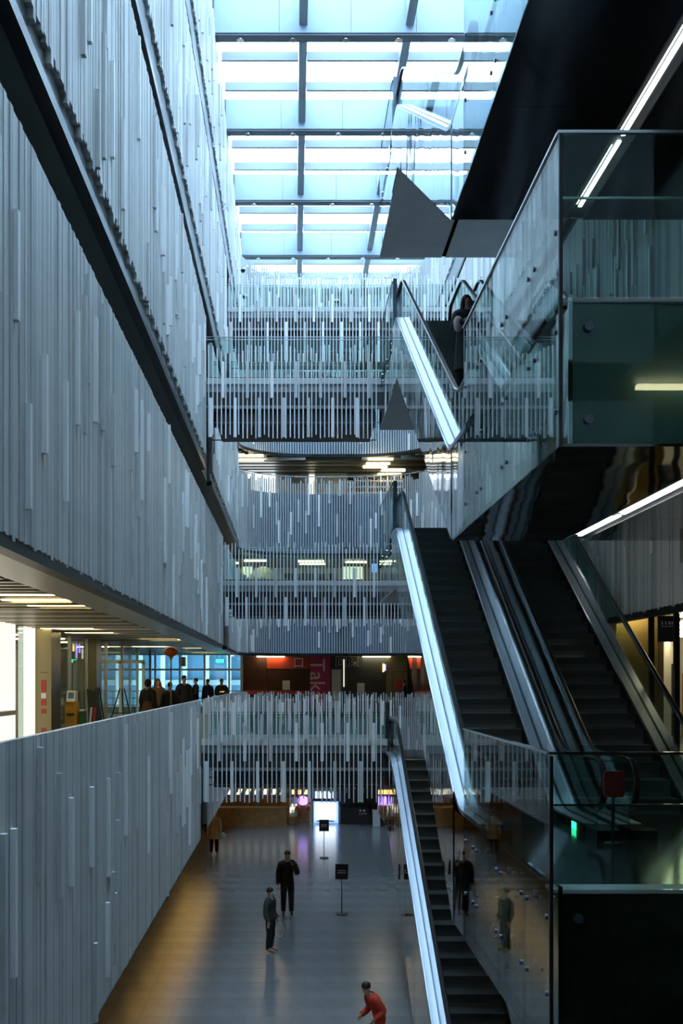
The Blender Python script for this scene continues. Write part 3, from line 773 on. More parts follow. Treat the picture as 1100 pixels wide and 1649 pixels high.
# far window wall behind the left gallery, a pale building outside
wn = struct('window_2', (-6, 55, G2), 'glazed wall at the far end of the first gallery, left')
x = -9.5
while x < -2.0:
    bx('mullion', 'white', wn, x - .05, x + .05, 54.95, 55.1, G2, 7.95); bx('pane', 'glass_green', wn, x + .06, min(x + 1.19, -1.9), 55.0, 55.02, G2, 7.95)
    x += 1.25
bx('transom', 'white', wn, -9.5, -1.9, 54.96, 55.08, G2 + 2.2, G2 + 2.3)
for z in (.45, .8, 1.15): bx('guard_rail', 'silver', wn, -9.5, -1.9, 53.6, 53.66, G2 + z, G2 + z + .05)
for i in range(16): bx('guard_bar', 'silver', wn, -9.4 + i * .5, -9.36 + i * .5, 53.6, 53.66, G2, G2 + 1.2)
ob = struct('building_outside', (-6, 64, 0), 'dark glass building with pale posts across the street')
bx('facade', 'blueback', ob, -30, 20, 64, 66, -.3, 30)
for i in range(14): bx('facade_post', 'slat', ob, -13 + i * 1.3, -12.75 + i * 1.3, 63.8, 64, -.3, 30)
for z in (4.2, 6.3, 8.6): bx('facade_band', 'backing', ob, -30, 20, 63.85, 64, z, z + .3)

# ------------------------------------------------------------------ first gallery, far end: the dark shop with the magenta banner
DW = 51.5
sx = lambda px: (px - 472) * DW / 1744
sz = lambda py: EYE + (1095 - py) * DW / 1744
sp = struct('wall_shop.002', (1.2, DW, G2), 'dark glossy shop front behind the lowest footbridge')
bx('back_panel', 'darkwall', sp, -2.4, 6.2, DW, DW + .1, G2 - .3, EYE + 1.45)
bx('end_wall', 'grey', sp, -2.5, -2.38, DW - .1, 55, G2, EYE + 1.45)
def panel(name, m, a, b, c, d, dep=.04):
    return bx(name, m, sp, sx(a), sx(b), DW - dep, DW - .002, sz(d), sz(c))
panel('gloss_panel', 'brown_glass', 392, 429, 1058, 1140); panel('gloss_panel', 'brown_glass', 430, 499, 1078, 1112)
panel('red_band', 'redband', 430, 499, 1058, 1077, .06); panel('red_skirting', 'redband', 392, 499, 1112, 1118, .06)
panel('poster', 'plaster', 455, 467, 1096, 1111, .07); panel('poster', 'plaster', 575, 587, 1100, 1115, .07)
panel('dark_panel', 'dark', 533, 621, 1058, 1140); panel('curtain', 'plaster', 534, 549, 1078, 1140, .07)
panel('lamp_tube', 'white_lit', 553, 554.5, 1062, 1106, .09); panel('olive_panel', 'olive', 622, 656, 1058, 1140, .05)
panel('door_outline', 'dark', 631, 656, 1081, 1140, .055); panel('door_leaf', 'olive', 632, 656, 1082, 1140, .065)
panel('poster', 'red', 637, 651, 1095, 1111, .075); panel('neon_tube', 'purple_lit', 619, 621, 1070, 1080, .09); panel('neon_tube', 'amber_lit', 616, 618.5, 1069, 1082, .09)
for a, b in ((414, 458), (584, 628)): panel('lamp_panel', 'warm', a, b, 1056, 1058, .3)
text('dim_lettering', '同', .62, 'greytext', sp, (sx(549), DW - .06, sz(1067)), (math.pi / 2, 0, 0))
text('dim_lettering', '深', .62, 'greytext', sp, (sx(569), DW - .06, sz(1067)), (math.pi / 2, 0, 0))
text('lettering', '口', .55, 'pinktext', sp, (sx(481), DW - .08, sz(1068)), (math.pi / 2, 0, 0))
bnr = thing('banner', 'magenta banner with pale lettering running downwards', 'banner', (sx(516), DW - .12, sz(1140)))
bx('cloth', 'magenta', bnr, sx(500), sx(532), DW - .12, DW - .005, sz(1140), sz(1057))
text('lettering', 'Taka', 1.02, 'pinktext', bnr, (sx(510), DW - .13, sz(1094)), (math.pi / 2, math.pi / 2, 0))

# ------------------------------------------------------------------ second gallery, far end: lit cafe
cf = struct('wall_cafe', (1, 51, F3), 'lit cafe behind the second footbridge')
bx('back_panel', 'plaster', cf, -8, 9, 52.5, 52.6, F3, EYE + 5.55)
rr = random.Random(3); mb = MB(); D = 48.4
while D < 52.4:
    mb.box(-7, 8, D, D + .12, EYE + 5.42, EYE + 5.5); D += .2
mb.build('slat_field', 'olive', cf, stuff=True, fix=False)
for x0, x1, y in ((-2.2, -1.2, 49), (.2, 1.4, 49.2), (.3, 1.5, 50.4), (2.4, 3.4, 49.6), (-4, -2.5, 50)): bx('lamp_panel', 'warm', cf, x0, x1, y, y + .2, EYE + 5.38, EYE + 5.44)
bx('lit_panel', 'white_lit', cf, 2.35, 3.25, 50.6, 50.7, F3, EYE + 5.3); bx('lit_panel', 'white_lit', cf, -2.4, -1.9, 50.6, 50.7, F3, EYE + 5.3)
bx('panel_frame', 'wood', cf, 3.25, 3.4, 50.5, 50.7, F3, EYE + 5.3); bx('cyan_sign', 'blue_lit', cf, 3.62, 3.9, 49.8, 49.85, EYE + 4.95, EYE + 5.35)
def booth(x, w, lab):
    t = thing('cafe_booth', lab, 'booth', (x, 49.6, F3))
    pts = [(x - w / 2 + w * i / 10, F3 + 1.35 + .55 * math.sin(math.pi * i / 10)) for i in range(11)]
    MB().prism_y([(x + w / 2, F3), (x - w / 2, F3)] + pts, 49.5, 49.62).build('back', 'white', t); bx('seat', 'white', t, x - w / 2, x + w / 2, 49.05, 49.5, F3, F3 + .45)
booth(-1.35, 1.5, 'white round-backed cafe booth near the left end of the second gallery'); booth(-2.55, .8, 'narrow white round-backed cafe booth beside the slatted corner')
def cafe_chair(x, w):
    o = thing('cafe_chair', w + ' dark high-backed cafe chair from the left behind the second footbridge', 'chair', (x, 49.4, F3), 'dark cafe chairs in a row')
    bx('backrest', 'coat_brown', o, x - .2, x + .2, 49.3, 49.36, F3 + .5, F3 + 1.55); bx('seat', 'coat_brown', o, x - .2, x + .2, 49.36, 49.8, F3 + .42, F3 + .5)
    for a in (-.17, .17):
        for b in (49.33, 49.75): bx('leg', 'dark', o, x + a - .02, x + a + .02, b - .02, b + .02, F3, F3 + .42)
for i in range(5): cafe_chair(-.2 + i * .5, ('first', 'second', 'third', 'fourth', 'fifth')[i])

# ------------------------------------------------------------------ third gallery, far end: slatted ceiling and partition
tg = struct('wall_partition', (1, 51.5, F4), 'lit rooms behind the third gallery parapet')
rr = random.Random(9); mb = MB(); mb2 = MB(); D = 45.8; i = 0
L4 = [(46.9, -2.6, -1.3), (47.8, -2.5, -1.3), (47.6, 3.3, 4.4), (48.6, 3.3, 4.35), (49.4, 3.2, 4.3), (50.2, 4.1, 5.2), (51.0, 4.0, 5.1)]
while D < 51.4:
    if D > 48.2 or True:
        inset = max(0., 3.0 * (1 - math.sqrt(max(0, 1 - min(1, max(0, (D - 45.5) / 2.5)) ** 2)))) if D < 48 else 3
        for a, b in ((-7, XL - .15 + inset), (XR + .15 - inset, 9)) if D < 48 else ((-7, 9),):
            (mb if i % 2 else mb2).box(a, b, D, D + .14, EYE + 9.80 - .04 * (i % 3), EYE + 9.92)
    D += .22; i += 1
mb.build('slat_field', 'olive', tg, stuff=True, fix=False); mb2.build('slat_field', 'silver', tg, stuff=True, fix=False)
for y, a, b in L4: bx('lamp_panel', 'warm', tg, a, b, y, y + .18, EYE + 9.70, EYE + 9.76)
bx('lit_panel', 'screen', tg, -2.7, -.85, 51.4, 51.5, F4, EYE + 9.8)  # glowing panel in place of a window's daylight
bx('grey_panel', 'grey', tg, -.85, .75, 51.6, 51.7, F4, EYE + 9.8); bx('lit_strip', 'white_lit', tg, .75, 1.02, 51.4, 51.5, F4, EYE + 9.75)
bx('beige_box', 'plaster', tg, 1.05, 2.5, 50.9, 51.6, F4, EYE + 9.8)
bx('back_panel', 'darkwall', tg, 2.5, 9, 51.6, 51.7, F4, EYE + 9.8)
for i in range(6): bx('shelf_board', 'white', tg, 2.55, 5.2, 51.3, 51.6, F4 + .3 + i * .28, F4 + .34 + i * .28)
for i in range(9): bx('shelf_post', 'white', tg, 2.55 + i * .32, 2.58 + i * .32, 51.3, 51.6, F4, F4 + 1.8)

# ------------------------------------------------------------------ first gallery, right: gold column, dark posts, lit ceiling
ce2 = struct('ceiling.002', (8, 20, EYE + 1.2), 'slatted ceiling with warm lamps over the first gallery, right')
mb = MB(); D = 10.0
while D < 45: mb.box(XR + .15, 11.9, D, D + .15, EYE + 1.30, EYE + 1.38); D += .25
mb.build('slat_field', 'olive', ce2, stuff=True, fix=False)
for y, a, b in ((18.9, 6.4, 7.2), (20.2, 7.3, 8.4), (22.4, 6.3, 7.0), (24.2, 7.4, 8.9), (26, 8.3, 9.9), (28.5, 9.2, 11), (31, 9.8, 11.4), (21.2, 7.6, 8.4), (34, 10.4, 11.8)): bx('lamp_panel', 'warm', ce2, a, b, y, y + .3, EYE + 1.24, EYE + 1.30)
fr = struct('floor.006', (8, 25, F2), 'dark floor of the first gallery, right')
bx('slab', 'dark', fr, XR + .1, 12, 15.7, 46, F2 - 1.5, F2 - .02); bx('floor_finish', 'floor2', fr, XR, 12, 15.7, 46, F2 - .02, F2)
rs = struct('wall_shop.003', (9, 34, F2), 'cream lit shop at the end of the first gallery, right')
bx('wall_panel', 'plaster', rs, 11.8, 11.95, 20.5, 45, F2, EYE + 1.3); bx('wall_panel', 'grey', rs, 11.8, 11.95, 10, 20.45, F2, EYE + 1.3); bx('wall_panel', 'plaster', rs, 7.2, 12, 38, 38.1, F2, EYE + 1.3)
bx('door_leaf', 'wood', rs, 11.7, 11.8, 31.2, 32.6, F2, F2 + 2.1); bx('dark_strip', 'dark', rs, 11.7, 11.8, 33.2, 33.5, F2, F2 + 2.4)
gc = struct('column.001', (6.7, 21, F2), 'gold-brown metal clad column beside the right escalator')
bx('cladding', 'gold', gc, 6.15, 6.95, 20.6, 21.9, F2, EYE + 1.3); bx('cladding', 'olive', gc, 6.96, 7.05, 20.6, 21.9, F2, EYE + 1.3)
ps = struct('column.002', (6.0, 17, F2), 'thin black posts along the first gallery, right')
for y in (17.0, 18.2): bx('post', 'black', ps, 5.98, 6.06, y - .04, y + .04, F2, EYE + 1.05)
t = thing('hanging_sign', 'dark hanging washroom sign beneath the right slatted front', 'sign', (6.2, 17.6, EYE + .6))
bx('board', 'dark', t, 5.93, 6.25, 17.58, 17.62, EYE + .62, EYE + 1.04)
for k, x in enumerate((5.99, 6.05)):
    MB().ell((x, 17.575, EYE + .955), (.008, .004, .008), 8, 6).build('mark', 'whitetext', t)
    MB().prism_y([(x - .012, EYE + .90), (x + .012, EYE + .90), (x + .004, EYE + .945), (x - .004, EYE + .945)], 17.572, 17.578).build('mark', 'whitetext', t)
for x in (6.11, 6.16): bx('mark', 'whitetext', t, x - .016, x + .016, 17.572, 17.578, EYE + .90, EYE + .95)
bx('mark', 'whitetext', t, 5.98, 6.17, 17.572, 17.578, EYE + .865, EYE + .875)
t = thing('red_stand_in', 'made-up red rounded plate on a dark post, standing in for a faint red reflection', 'sign', (3.70, 12.5, F2))  # plate and post are made up in place of a red reflection
MB().prism_y([(3.70 + .12 * c, F2 + .70 + .15 * q) for c, q in ((-1, -.7), (-.8, -1), (.8, -1), (1, -.7), (1, .7), (.8, 1), (-.8, 1), (-1, .7))], 12.46, 12.5).build('plate', 'dull_red', t)
MB().tube([(3.70, 12.52, F2), (3.70, 12.52, F2 + .8)], .02, 8).build('post', 'dark', t); MB().tube([(3.70, 12.52, F2), (3.70, 12.52, F2 + .02)], .1, 12).build('base', 'dark', t)
# lamps under the near right gallery, mirrored in the platform front
lp = struct('ceiling.003', (7, 0, EYE + 5.4), 'warm lamps under the third gallery, near right')
for y, a, b in ((-1.5, 6.4, 7.6), (.6, 7.4, 8.6), (-3, 8.6, 9.6)): bx('lamp_panel', 'warm', lp, a, b, y, y + .16, EYE + 5.42, EYE + 5.5)

# ------------------------------------------------------------------ ground floor arcade, left, and the far stalls
ar = struct('ceiling.004', (-4, 25, 2.6), 'warm lamps under the first gallery, left arcade')
for y in range(9, 46, 3): bx('lamp_panel', 'amber', ar, -4.6, -3.2, y, y + .2, 2.60, 2.68)
aw = struct('wall_arcade', (-6.5, 25, 0), 'wooden shop fronts of the ground floor arcade')
for a in range(8, 48, 4): bx('wall_panel', 'wood' if a % 8 else 'plaster', aw, -6.6, -6.5, a, a + 3.95, 0, 2.65)
ew = struct('wall_far', (0, 50.3, 0), 'dark wall behind the ground floor stalls')
bx('wall_panel', 'darkwall', ew, -12, 12, 50.3, 50.4, 0, 2.7); bx('wood_panel', 'wood', ew, -6, .9, 50.2, 50.3, 0, 1.1)
gx = lambda px: (px - 472) * 50 / 1744
gz = lambda py: EYE + (1095 - py) * 50 / 1744
t = thing('screen', 'white lit screen in a blue frame at the far end of the hall', 'screen', (gx(525), 50, 0))
bx('frame', 'blue_lit', t, gx(505), gx(545), 49.98, 50.1, 0, 1.0); bx('face', 'screen', t, gx(508), gx(541), 49.96, 49.98, .17, .93)
bx('caption', 'yellow', t, gx(510), gx(538), 49.965, 49.98, .06, .11)
bx('header', 'dark', t, gx(505), gx(545), 49.98, 50.1, 1.0, 1.12)
for i in range(5): bx('header_light', 'screen', t, gx(508 + i * 7), gx(512.5 + i * 7), 49.97, 50.1, 1.14, 1.45)
bx('header_panel', 'blueback', t, gx(505), gx(545), 50.0, 50.1, 1.12, 1.47)
t = thing('arch_stall', 'small arched stall with purple light and two orange lamps', 'stall', (gx(488), 49.7, 0))
ap = [(gx(488) + .42 * math.cos(a), .55 + .42 * math.sin(a)) for a in [math.pi * i / 10 for i in range(11)]]
ai = [(gx(488) + .30 * math.cos(a), .55 + .30 * math.sin(a)) for a in [math.pi * (1 - i / 10) for i in range(11)]]
MB().prism_y([(gx(488) + .42, 0)] + ap + [(gx(488) - .42, 0), (gx(488) - .30, 0)] + ai + [(gx(488) + .30, 0)], 49.6, 49.8).build('arch', 'plaster', t)
MB().ell((gx(488), 49.6, 1.08), (.24, .12, .22)).build('purple_lamp', 'purple_lit', t, smooth=True)
for px in (480, 497): MB().ell((gx(px), 49.55, .72), (.11, .08, .13)).build('orange_lamp', 'orange', t, smooth=True)
bx('shelf_back', 'plaster', t, gx(466), gx(479), 49.75, 49.85, .3, 1.2); bx('counter', 'wood', t, gx(466), gx(479), 49.5, 49.85, 0, .35)
for i in range(4): bx('lit_jar', 'white_lit', t, gx(467 + i * 3), gx(469 + i * 3), 49.7, 49.75, .5 + .15 * (i % 2), .75 + .15 * (i % 2))
for i in range(3): bx('lit_sign', 'amber_lit', t, gx(470 + i * 10), gx(475 + i * 10), 49.75, 49.8, 1.35, 1.55)
t = thing('counter', 'long black counter right of the white screen', 'counter', (gx(571), 49.8, 0))
bx('body', 'dark', t, gx(547), gx(597), 49.6, 50.1, 0, .80); bx('top', 'black', t, gx(546), gx(598), 49.55, 50.15, .80, .84); bx('label_plate', 'greytext', t, gx(577), gx(590), 49.59, 49.6, .45, .5)
for px in (578, 584): bx('card', 'whitetext', t, gx(px), gx(px + 3), 49.59, 49.6, .58, .66)
t = thing('plinth', 'white square plinth at the end of the black counter', 'plinth', (gx(603), 49.0, 0))
bx('body', 'white', t, gx(597.5), gx(609), 48.8, 49.2, 0, .70); bx('cap', 'white', t, gx(597), gx(609.5), 48.78, 49.22, .70, .73)
t = thing('counter', 'warm wooden counter at the far left of the hall', 'counter', (gx(400), 48.6, 0))
bx('body', 'wood', t, gx(345), gx(462), 48.8, 49.4, 0, .8); bx('top', 'gold', t, gx(343), gx(464), 48.75, 49.45, .8, .85)
for i in range(9):
    x = gx(338 + i * 14)
    MB().prism_y([(x, 1.30), (x + .2, 1.30), (x + .3, 1.55), (x + .1, 1.55)], 50.1, 50.2).build('lit_plate', 'white_lit', ew)

def sign_stand(x, y, tilt, label):
    t = thing('sign_stand', label, 'sign', (x, y, 0))
    MB().tube([(x, y, 0), (x, y, .025)], .16, 20).build('base', 'black', t)
    MB().tube([(x, y, .02), (x, y, 1.0)], .014, 8).build('pole', 'black', t)
    c = Vector((x, y, 1.2)); q = Matrix.Rotation(tilt, 3, 'Y')
    def slab(name, m, a0, a1, b0, b1, d0, d1):
        P = [Vector((u, d, v)) for v in (b0, b1) for u, d in ((a0, d0), (a1, d0), (a1, d1), (a0, d1))]
        MB().quadbox([tuple(c + q @ p) for p in P]).build(name, m, t)
    slab('board', 'black', -.18, .18, -.215, .215, -.012, .012)
    for k, (w, z) in enumerate(((.11, .03), (.12, -.03))):
        n = 9
        for i in range(n):
            u = -w + 2 * w * i / n
            slab('lettering', 'whitetext', u, u + w * .14, z - .012, z + .012, -.014, -.012)
    slab('lettering', 'orange', -.14, -.12, .15, .165, -.014, -.012)
sign_stand(1.37, 30.5, .03, 'black sign on a thin pole, standing nearer the viewer')
sign_stand(1.15, 40.2, 0, 'black sign on a thin pole, in front of the white lit screen')

def dome(x, y, z, nx, ny, label):
    t = thing('security_camera', label, 'camera', (x, y, z))
    MB().tube([(x, y, z), (x + nx * .25, y + ny * .25, z)], .02, 8).build('arm', 'white', t)
    MB().tube([(x + nx * .25, y + ny * .25, z + .06), (x + nx * .25, y + ny * .25, z - .02)], .11, 14).build('housing', 'white', t)
    MB().ell((x + nx * .25, y + ny * .25, z - .03), (.09, .09, .10), 14, 10).build('dome', 'black', t, smooth=True)
dome(XL + .06, 43.0, EYE + 16.3, 1, 0, 'upper white dome camera on the top storey, left')
dome(XL + .06, 44.4, EYE + 15.75, 1, 0, 'lower white dome camera on the top storey, left')
dome(1.92, BACK - .06, EYE + 16.7, 0, -1, 'white dome camera on the far parapet under the roof')

# ------------------------------------------------------------------ people
def person(label, loc, face, h, pose=None, skin='skin', hair='hair', top='coat_black', legs='trouser', shoe='shoe_dark', hairstyle='short', coat=None, child=False, hood=None):
    """figure facing -y, turned by face about z; pose moves named joints (metres for a 1.75 m figure)"""
    J = dict(pelvis=(0, 0, .93), waist=(0, 0, 1.08), chest=(0, 0, 1.26), upper=(0, .01, 1.40), neck=(0, .01, 1.50), skull=(0, -.005, 1.58), head=(0, -.01, 1.655), crown=(0, .0, 1.72))
    Rr = dict(pelvis=(.155, .115), waist=(.135, .105), chest=(.165, .115), upper=(.13, .095), neck=(.052, .052), skull=(.066, .078), head=(.076, .092), crown=(.05, .06))
    E = [('pelvis', 'waist'), ('waist', 'chest'), ('chest', 'upper'), ('upper', 'neck'), ('neck', 'skull'), ('skull', 'head'), ('head', 'crown')]
    for s, q in (('l', 1), ('r', -1)):
        J.update({s + 'hip': (.095 * q, 0, .86), s + 'knee': (.105 * q, -.015, .48), s + 'calf': (.108 * q, .015, .33), s + 'ankle': (.11 * q, .03, .09), s + 'ball': (.118 * q, -.10, .045), s + 'toe': (.12 * q, -.17, .035),
                  s + 'sho': (.19 * q, .01, 1.39), s + 'elb': (.245 * q, .03, 1.11), s + 'fore': (.25 * q, .0, 1.0), s + 'wri': (.25 * q, -.04, .86), s + 'palm': (.25 * q, -.055, .79)})
        Rr.update({s + 'hip': (.09, .095), s + 'knee': (.06, .062), s + 'calf': (.055, .06), s + 'ankle': (.042, .045), s + 'ball': (.045, .035), s + 'toe': (.036, .025),
                   s + 'sho': (.068, .068), s + 'elb': (.048, .048), s + 'fore': (.044, .044), s + 'wri': (.028, .032), s + 'palm': (.022, .038)})
        E += [('pelvis', s + 'hip'), (s + 'hip', s + 'knee'), (s + 'knee', s + 'calf'), (s + 'calf', s + 'ankle'), (s + 'ankle', s + 'ball'), (s + 'ball', s + 'toe'),
              ('upper', s + 'sho'), (s + 'sho', s + 'elb'), (s + 'elb', s + 'fore'), (s + 'fore', s + 'wri'), (s + 'wri', s + 'palm')]
    if pose: J.update(pose)
    if child:
        for k in ('skull', 'head', 'crown'): Rr[k] = tuple(v * 1.16 for v in Rr[k])
    for s in 'lr':                                           # fingers grow from the palm, along the forearm, slightly curled
        w, p = Vector(J[s + 'wri']), Vector(J[s + 'palm']); d = (p - w).normalized()
        side = Vector((0, -1, 0)) - d * d.dot(Vector((0, -1, 0)))
        if side.length < .2: side = Vector((1 if s == 'r' else -1, 0, 0))
        side.normalize(); nrm = d.cross(side)
        inn = nrm if nrm.x * (1 if s == 'l' else -1) < 0 else -nrm
        for f, (u, L) in enumerate(((.028, .070), (.010, .080), (-.010, .074), (-.028, .058))):
            a = p + side * u + d * .02; b = a + d * L * .55 + inn * .006; c = b + d * L * .40 + inn * .022
            for nme, v, rr_ in ((f'{s}f{f}a', a, .0105), (f'{s}f{f}b', b, .0095), (f'{s}f{f}c', c, .007)): J[nme] = tuple(v); Rr[nme] = (rr_, rr_)
            E += [(s + 'palm', f'{s}f{f}a'), (f'{s}f{f}a', f'{s}f{f}b'), (f'{s}f{f}b', f'{s}f{f}c')]
        a = w + (p - w) * .35 + side * .035; b = a + side * .022 + d * .035
        J[s + 'ta'] = tuple(a); J[s + 'tb'] = tuple(b); Rr[s + 'ta'] = (.012, .012); Rr[s + 'tb'] = (.009, .009)
        E += [(s + 'wri', s + 'ta'), (s + 'ta', s + 'tb')]
    names = list(J); ix = {n: i for i, n in enumerate(names)}
    me = bpy.data.meshes.new('tmp'); me.from_pydata([J[n] for n in names], [(ix[a], ix[b]) for a, b in E], [])
    o = bpy.data.objects.new('tmp', me); C.objects.link(o)
    o.modifiers.new('s', 'SKIN'); sub = o.modifiers.new('u', 'SUBSURF'); sub.levels = 1; sub.render_levels = 1
    for i, n in enumerate(names): me.skin_vertices[0].data[i].radius = Rr[n]
    me.skin_vertices[0].data[ix['pelvis']].use_root = True
    dg = bpy.context.evaluated_depsgraph_get(); dg.update()
    bm_ = bpy.data.meshes.new_from_object(o.evaluated_get(dg))
    bpy.data.objects.remove(o); bpy.data.meshes.remove(me)
    # colour and clothing by the nearest bone
    zone = {}
    for a, b in E:
        k = b
        if a in ('neck', 'skull', 'head') : z = 'skin'
        elif b == 'neck': z = 'skin'
        elif b.endswith('palm') or '_' in b or (b[1:2] == 'f' and b[2:3].isdigit()) or b[1:] in ('ta', 'tb'): z = 'skin'
        elif b.endswith('ball') or b.endswith('toe'): z = 'shoe'
        elif b[1:] in ('knee', 'calf', 'ankle') or (a, b[1:]) == ('pelvis', 'hip'): z = 'legs'
        else: z = 'top'
        zone[(a, b)] = z
    segs = [(Vector(J[a]), Vector(J[b]), zone[(a, b)]) for a, b in E]
    def zof(p):
        best = None; bd = 9
        for a, b, z in segs:
            ab = b - a; t = max(0, min(1, (p - a).dot(ab) / max(ab.length_squared, 1e-9))); d = (p - a - ab * t).length
            if d < bd: bd = d; best = z
        return best
    t = thing('person', label, 'person', loc)
    sc = h / 1.75
    mats = [skin, top, legs, shoe]
    for m in mats: bm_.materials.append(M[m])
    zi = dict(skin=0, top=1, legs=2, shoe=3); zs_ = []
    for p in bm_.polygons:
        z = zof(p.center); zs_.append(z); p.material_index = zi[z]; p.use_smooth = True
    Rt = Matrix.Rotation(face, 4, 'Z') @ Matrix.Scale(sc, 4)
    # face: eyes, nose, mouth, ears in the body mesh
    hd = Vector(J['head']); sk = Vector(J['skull']); up = (Vector(J['crown']) - sk).normalized()
    tilt = Vector((0, 0, 1)).rotation_difference(up).to_matrix()
    yaw = Matrix.Rotation((pose or {}).get('_yaw', 0), 3, 'Z'); HR = tilt @ yaw
    k = 1.16 if child else 1
    fm = MB()
    def hp(x, y, z): return tuple(hd + HR @ Vector((x * k, y * k, z * k)))
    for q in (-1, 1):
        fm.ell(hp(.030 * q, -.082, -.005), (.009, .006, .006), 8, 6, 1); fm.ell(hp(.078 * q, .01, -.02), (.012, .02, .03), 8, 6, 0)
    fm.ell(hp(0, -.098, -.035), (.012, .016, .024), 8, 6, 0); fm.ell(hp(0, -.085, -.07), (.022, .008, .006), 8, 6, 2)
    b = bmesh.new(); b.from_mesh(bm_)
    base = len(b.verts)
    fmm = fm.mesh('tmpf', [skin, 'eye', 'lip'], smooth=True)
    b.from_mesh(fmm); b.faces.ensure_lookup_table()
    nf = len(fmm.polygons)
    for f in b.faces[-nf:]:
        f.material_index = {0: 0, 1: 4, 2: 5}[f.material_index]
    b.transform(Rt); b.to_mesh(bm_); b.free(); bpy.data.meshes.remove(fmm)
    bm_.materials.append(M['eye']); bm_.materials.append(M['lip'])
    body = link('body', bm_, t)
    # clothes: the dressed zones again, a little larger
    for z, nm, off, m in (('top', 'jacket', .034, top), ('legs', 'trousers', .022, legs)):
        b = bmesh.new(); b.from_mesh(bm_); b.faces.ensure_lookup_table(); b.normal_update()
        kill = [f for i, f in enumerate(b.faces) if i >= len(zs_) or zs_[i] != z]
        nv = {v: v.normal.copy() for v in b.verts}
        for v in b.verts: v.co += nv[v] * off * sc
        bmesh.ops.delete(b, geom=kill, context='FACES')
        cm = bpy.data.meshes.new(nm); b.to_mesh(cm); b.free()
        cm.materials.clear(); cm.materials.append(M[m]); cm.polygons.foreach_set('material_index', [0] * len(cm.polygons))
        link(nm, cm, t)
    def extra(nm, mb, m, smooth=True, parent=t):
        me2 = mb.mesh(nm, m, smooth=smooth); me2.transform(Rt); return link(nm, me2, parent)
    hm = MB()
    if hairstyle == 'short':
        hm.ell(hp(0, .026, .036), (.085 * k, .092 * k, .084 * k), 14, 10, 0, HR)
    elif hairstyle == 'long':
        hm.ell(hp(0, .030, .034), (.092 * k, .094 * k, .088 * k), 14, 10, 0, HR)
        for q in (-1, 1): hm.tube([hp(.07 * q, .0, .03), hp(.088 * q, .0, -.07), hp(.10 * q, -.03, -.20), hp(.09 * q, -.06, -.32)], [.035, .045, .045, .02], 8)
        hm.tube([hp(0, .06, .02), hp(0, .085, -.10), hp(0, .09, -.24), hp(0, .085, -.32)], [.08, .085, .075, .04], 10)
    elif hairstyle == 'hood':
        hm.ell(hp(0, .03, .0), (.105 * k, .112 * k, .125 * k), 14, 10, 0, HR)
    extra('hood' if hairstyle == 'hood' else 'hair', hm, hood or hair)
    if coat:                                                 # skirt of a long coat
        m, zl, wd = coat
        cm = MB(); n = 18; pv = Vector(J['waist'])
        rows = [(1.12, .165, .13), (1.0, .19, .15), (.8, .205, .165), (zl, wd, wd * .8)]
        for z, a, bb in rows:
            for j in range(n): u = 2 * math.pi * j / n; cm.v.append((pv.x + a * math.cos(u) * (1 + .04 * math.sin(5 * u)), pv.y + bb * math.sin(u), z))
        for i in range(len(rows) - 1):
            for j in range(n): cm.f.append((i * n + j, i * n + (j + 1) % n, i * n + n + (j + 1) % n, i * n + n + j)); cm.m.append(0)
        extra('coat_skirt', cm, m)
    return t, extra, J, Rt

PHONE = {'lelb': (.27, -.05, 1.14), 'lfore': (.23, -.14, 1.22), 'lwri': (.12, -.25, 1.42), 'lpalm': (.09, -.27, 1.48)}
# the man photographing, in the middle of the hall
t, ex, J, Rt = person('man in a black jacket raising a phone to his face in mid-hall', (-.16, 30.45, 0), .08, 1.79, dict(PHONE), top='coat_black')
ex('phone', MB().box(.03, .15, -.30, -.285, 1.50, 1.565), 'black', False)
# the boy
BOY = {'lwri': (.24, -.10, .90), 'lpalm': (.24, -.13, .83), 'rwri': (-.23, -.06, .88), 'lball': (.12, -.13, .045)}
t, ex, J, Rt = person('boy in dark clothes and tan shoes facing right, holding a small hoop', (-.55, 26.3, 0), 1.15, 1.54, BOY, skin='skin_pale', top='coat_grey', legs='trouser', shoe='shoe_tan', child=True)
ex('hoop', MB().tube([(.26 + .0, -.16 + .13 * math.cos(a), .56 + .18 * math.sin(a)) for a in [2 * math.pi * i / 24 for i in range(25)]], .006, 6), 'white')
ex('collar_panel', MB().ell((0, -.09, 1.30), (.11, .05, .06), 10, 6), 'coat_navy')
# woman in camel coat
t, ex, J, Rt = person('woman in a camel coat with a pale teal bag, walking by the left slatted wall', (-3.0, 41.1, 0), .1, 1.64, {'relb': (-.28, .05, 1.12), 'lknee': (.10, -.08, .49)}, hairstyle='hood', hood='coat_camel', top='coat_camel', coat=('coat_camel', .62, .23), skin='skin_pale')
ex('bag', MB().ell((.36, -.05, .72), (.13, .09, .16), 12, 8), 'bag_teal'); ex('bag_strap', MB().tube([(.30, -.05, .82), (.29, -.02, 1.0), (.25, 0, 1.2), (.2, 0, 1.44)], .015, 6), 'bag_teal')
ex('backpack', MB().ell((-.30, .08, 1.05), (.12, .14, .19), 12, 8), 'coat_black')
ex('fringe', MB().ell((0, -.05, 1.70), (.075, .06, .05), 10, 6), 'hair')
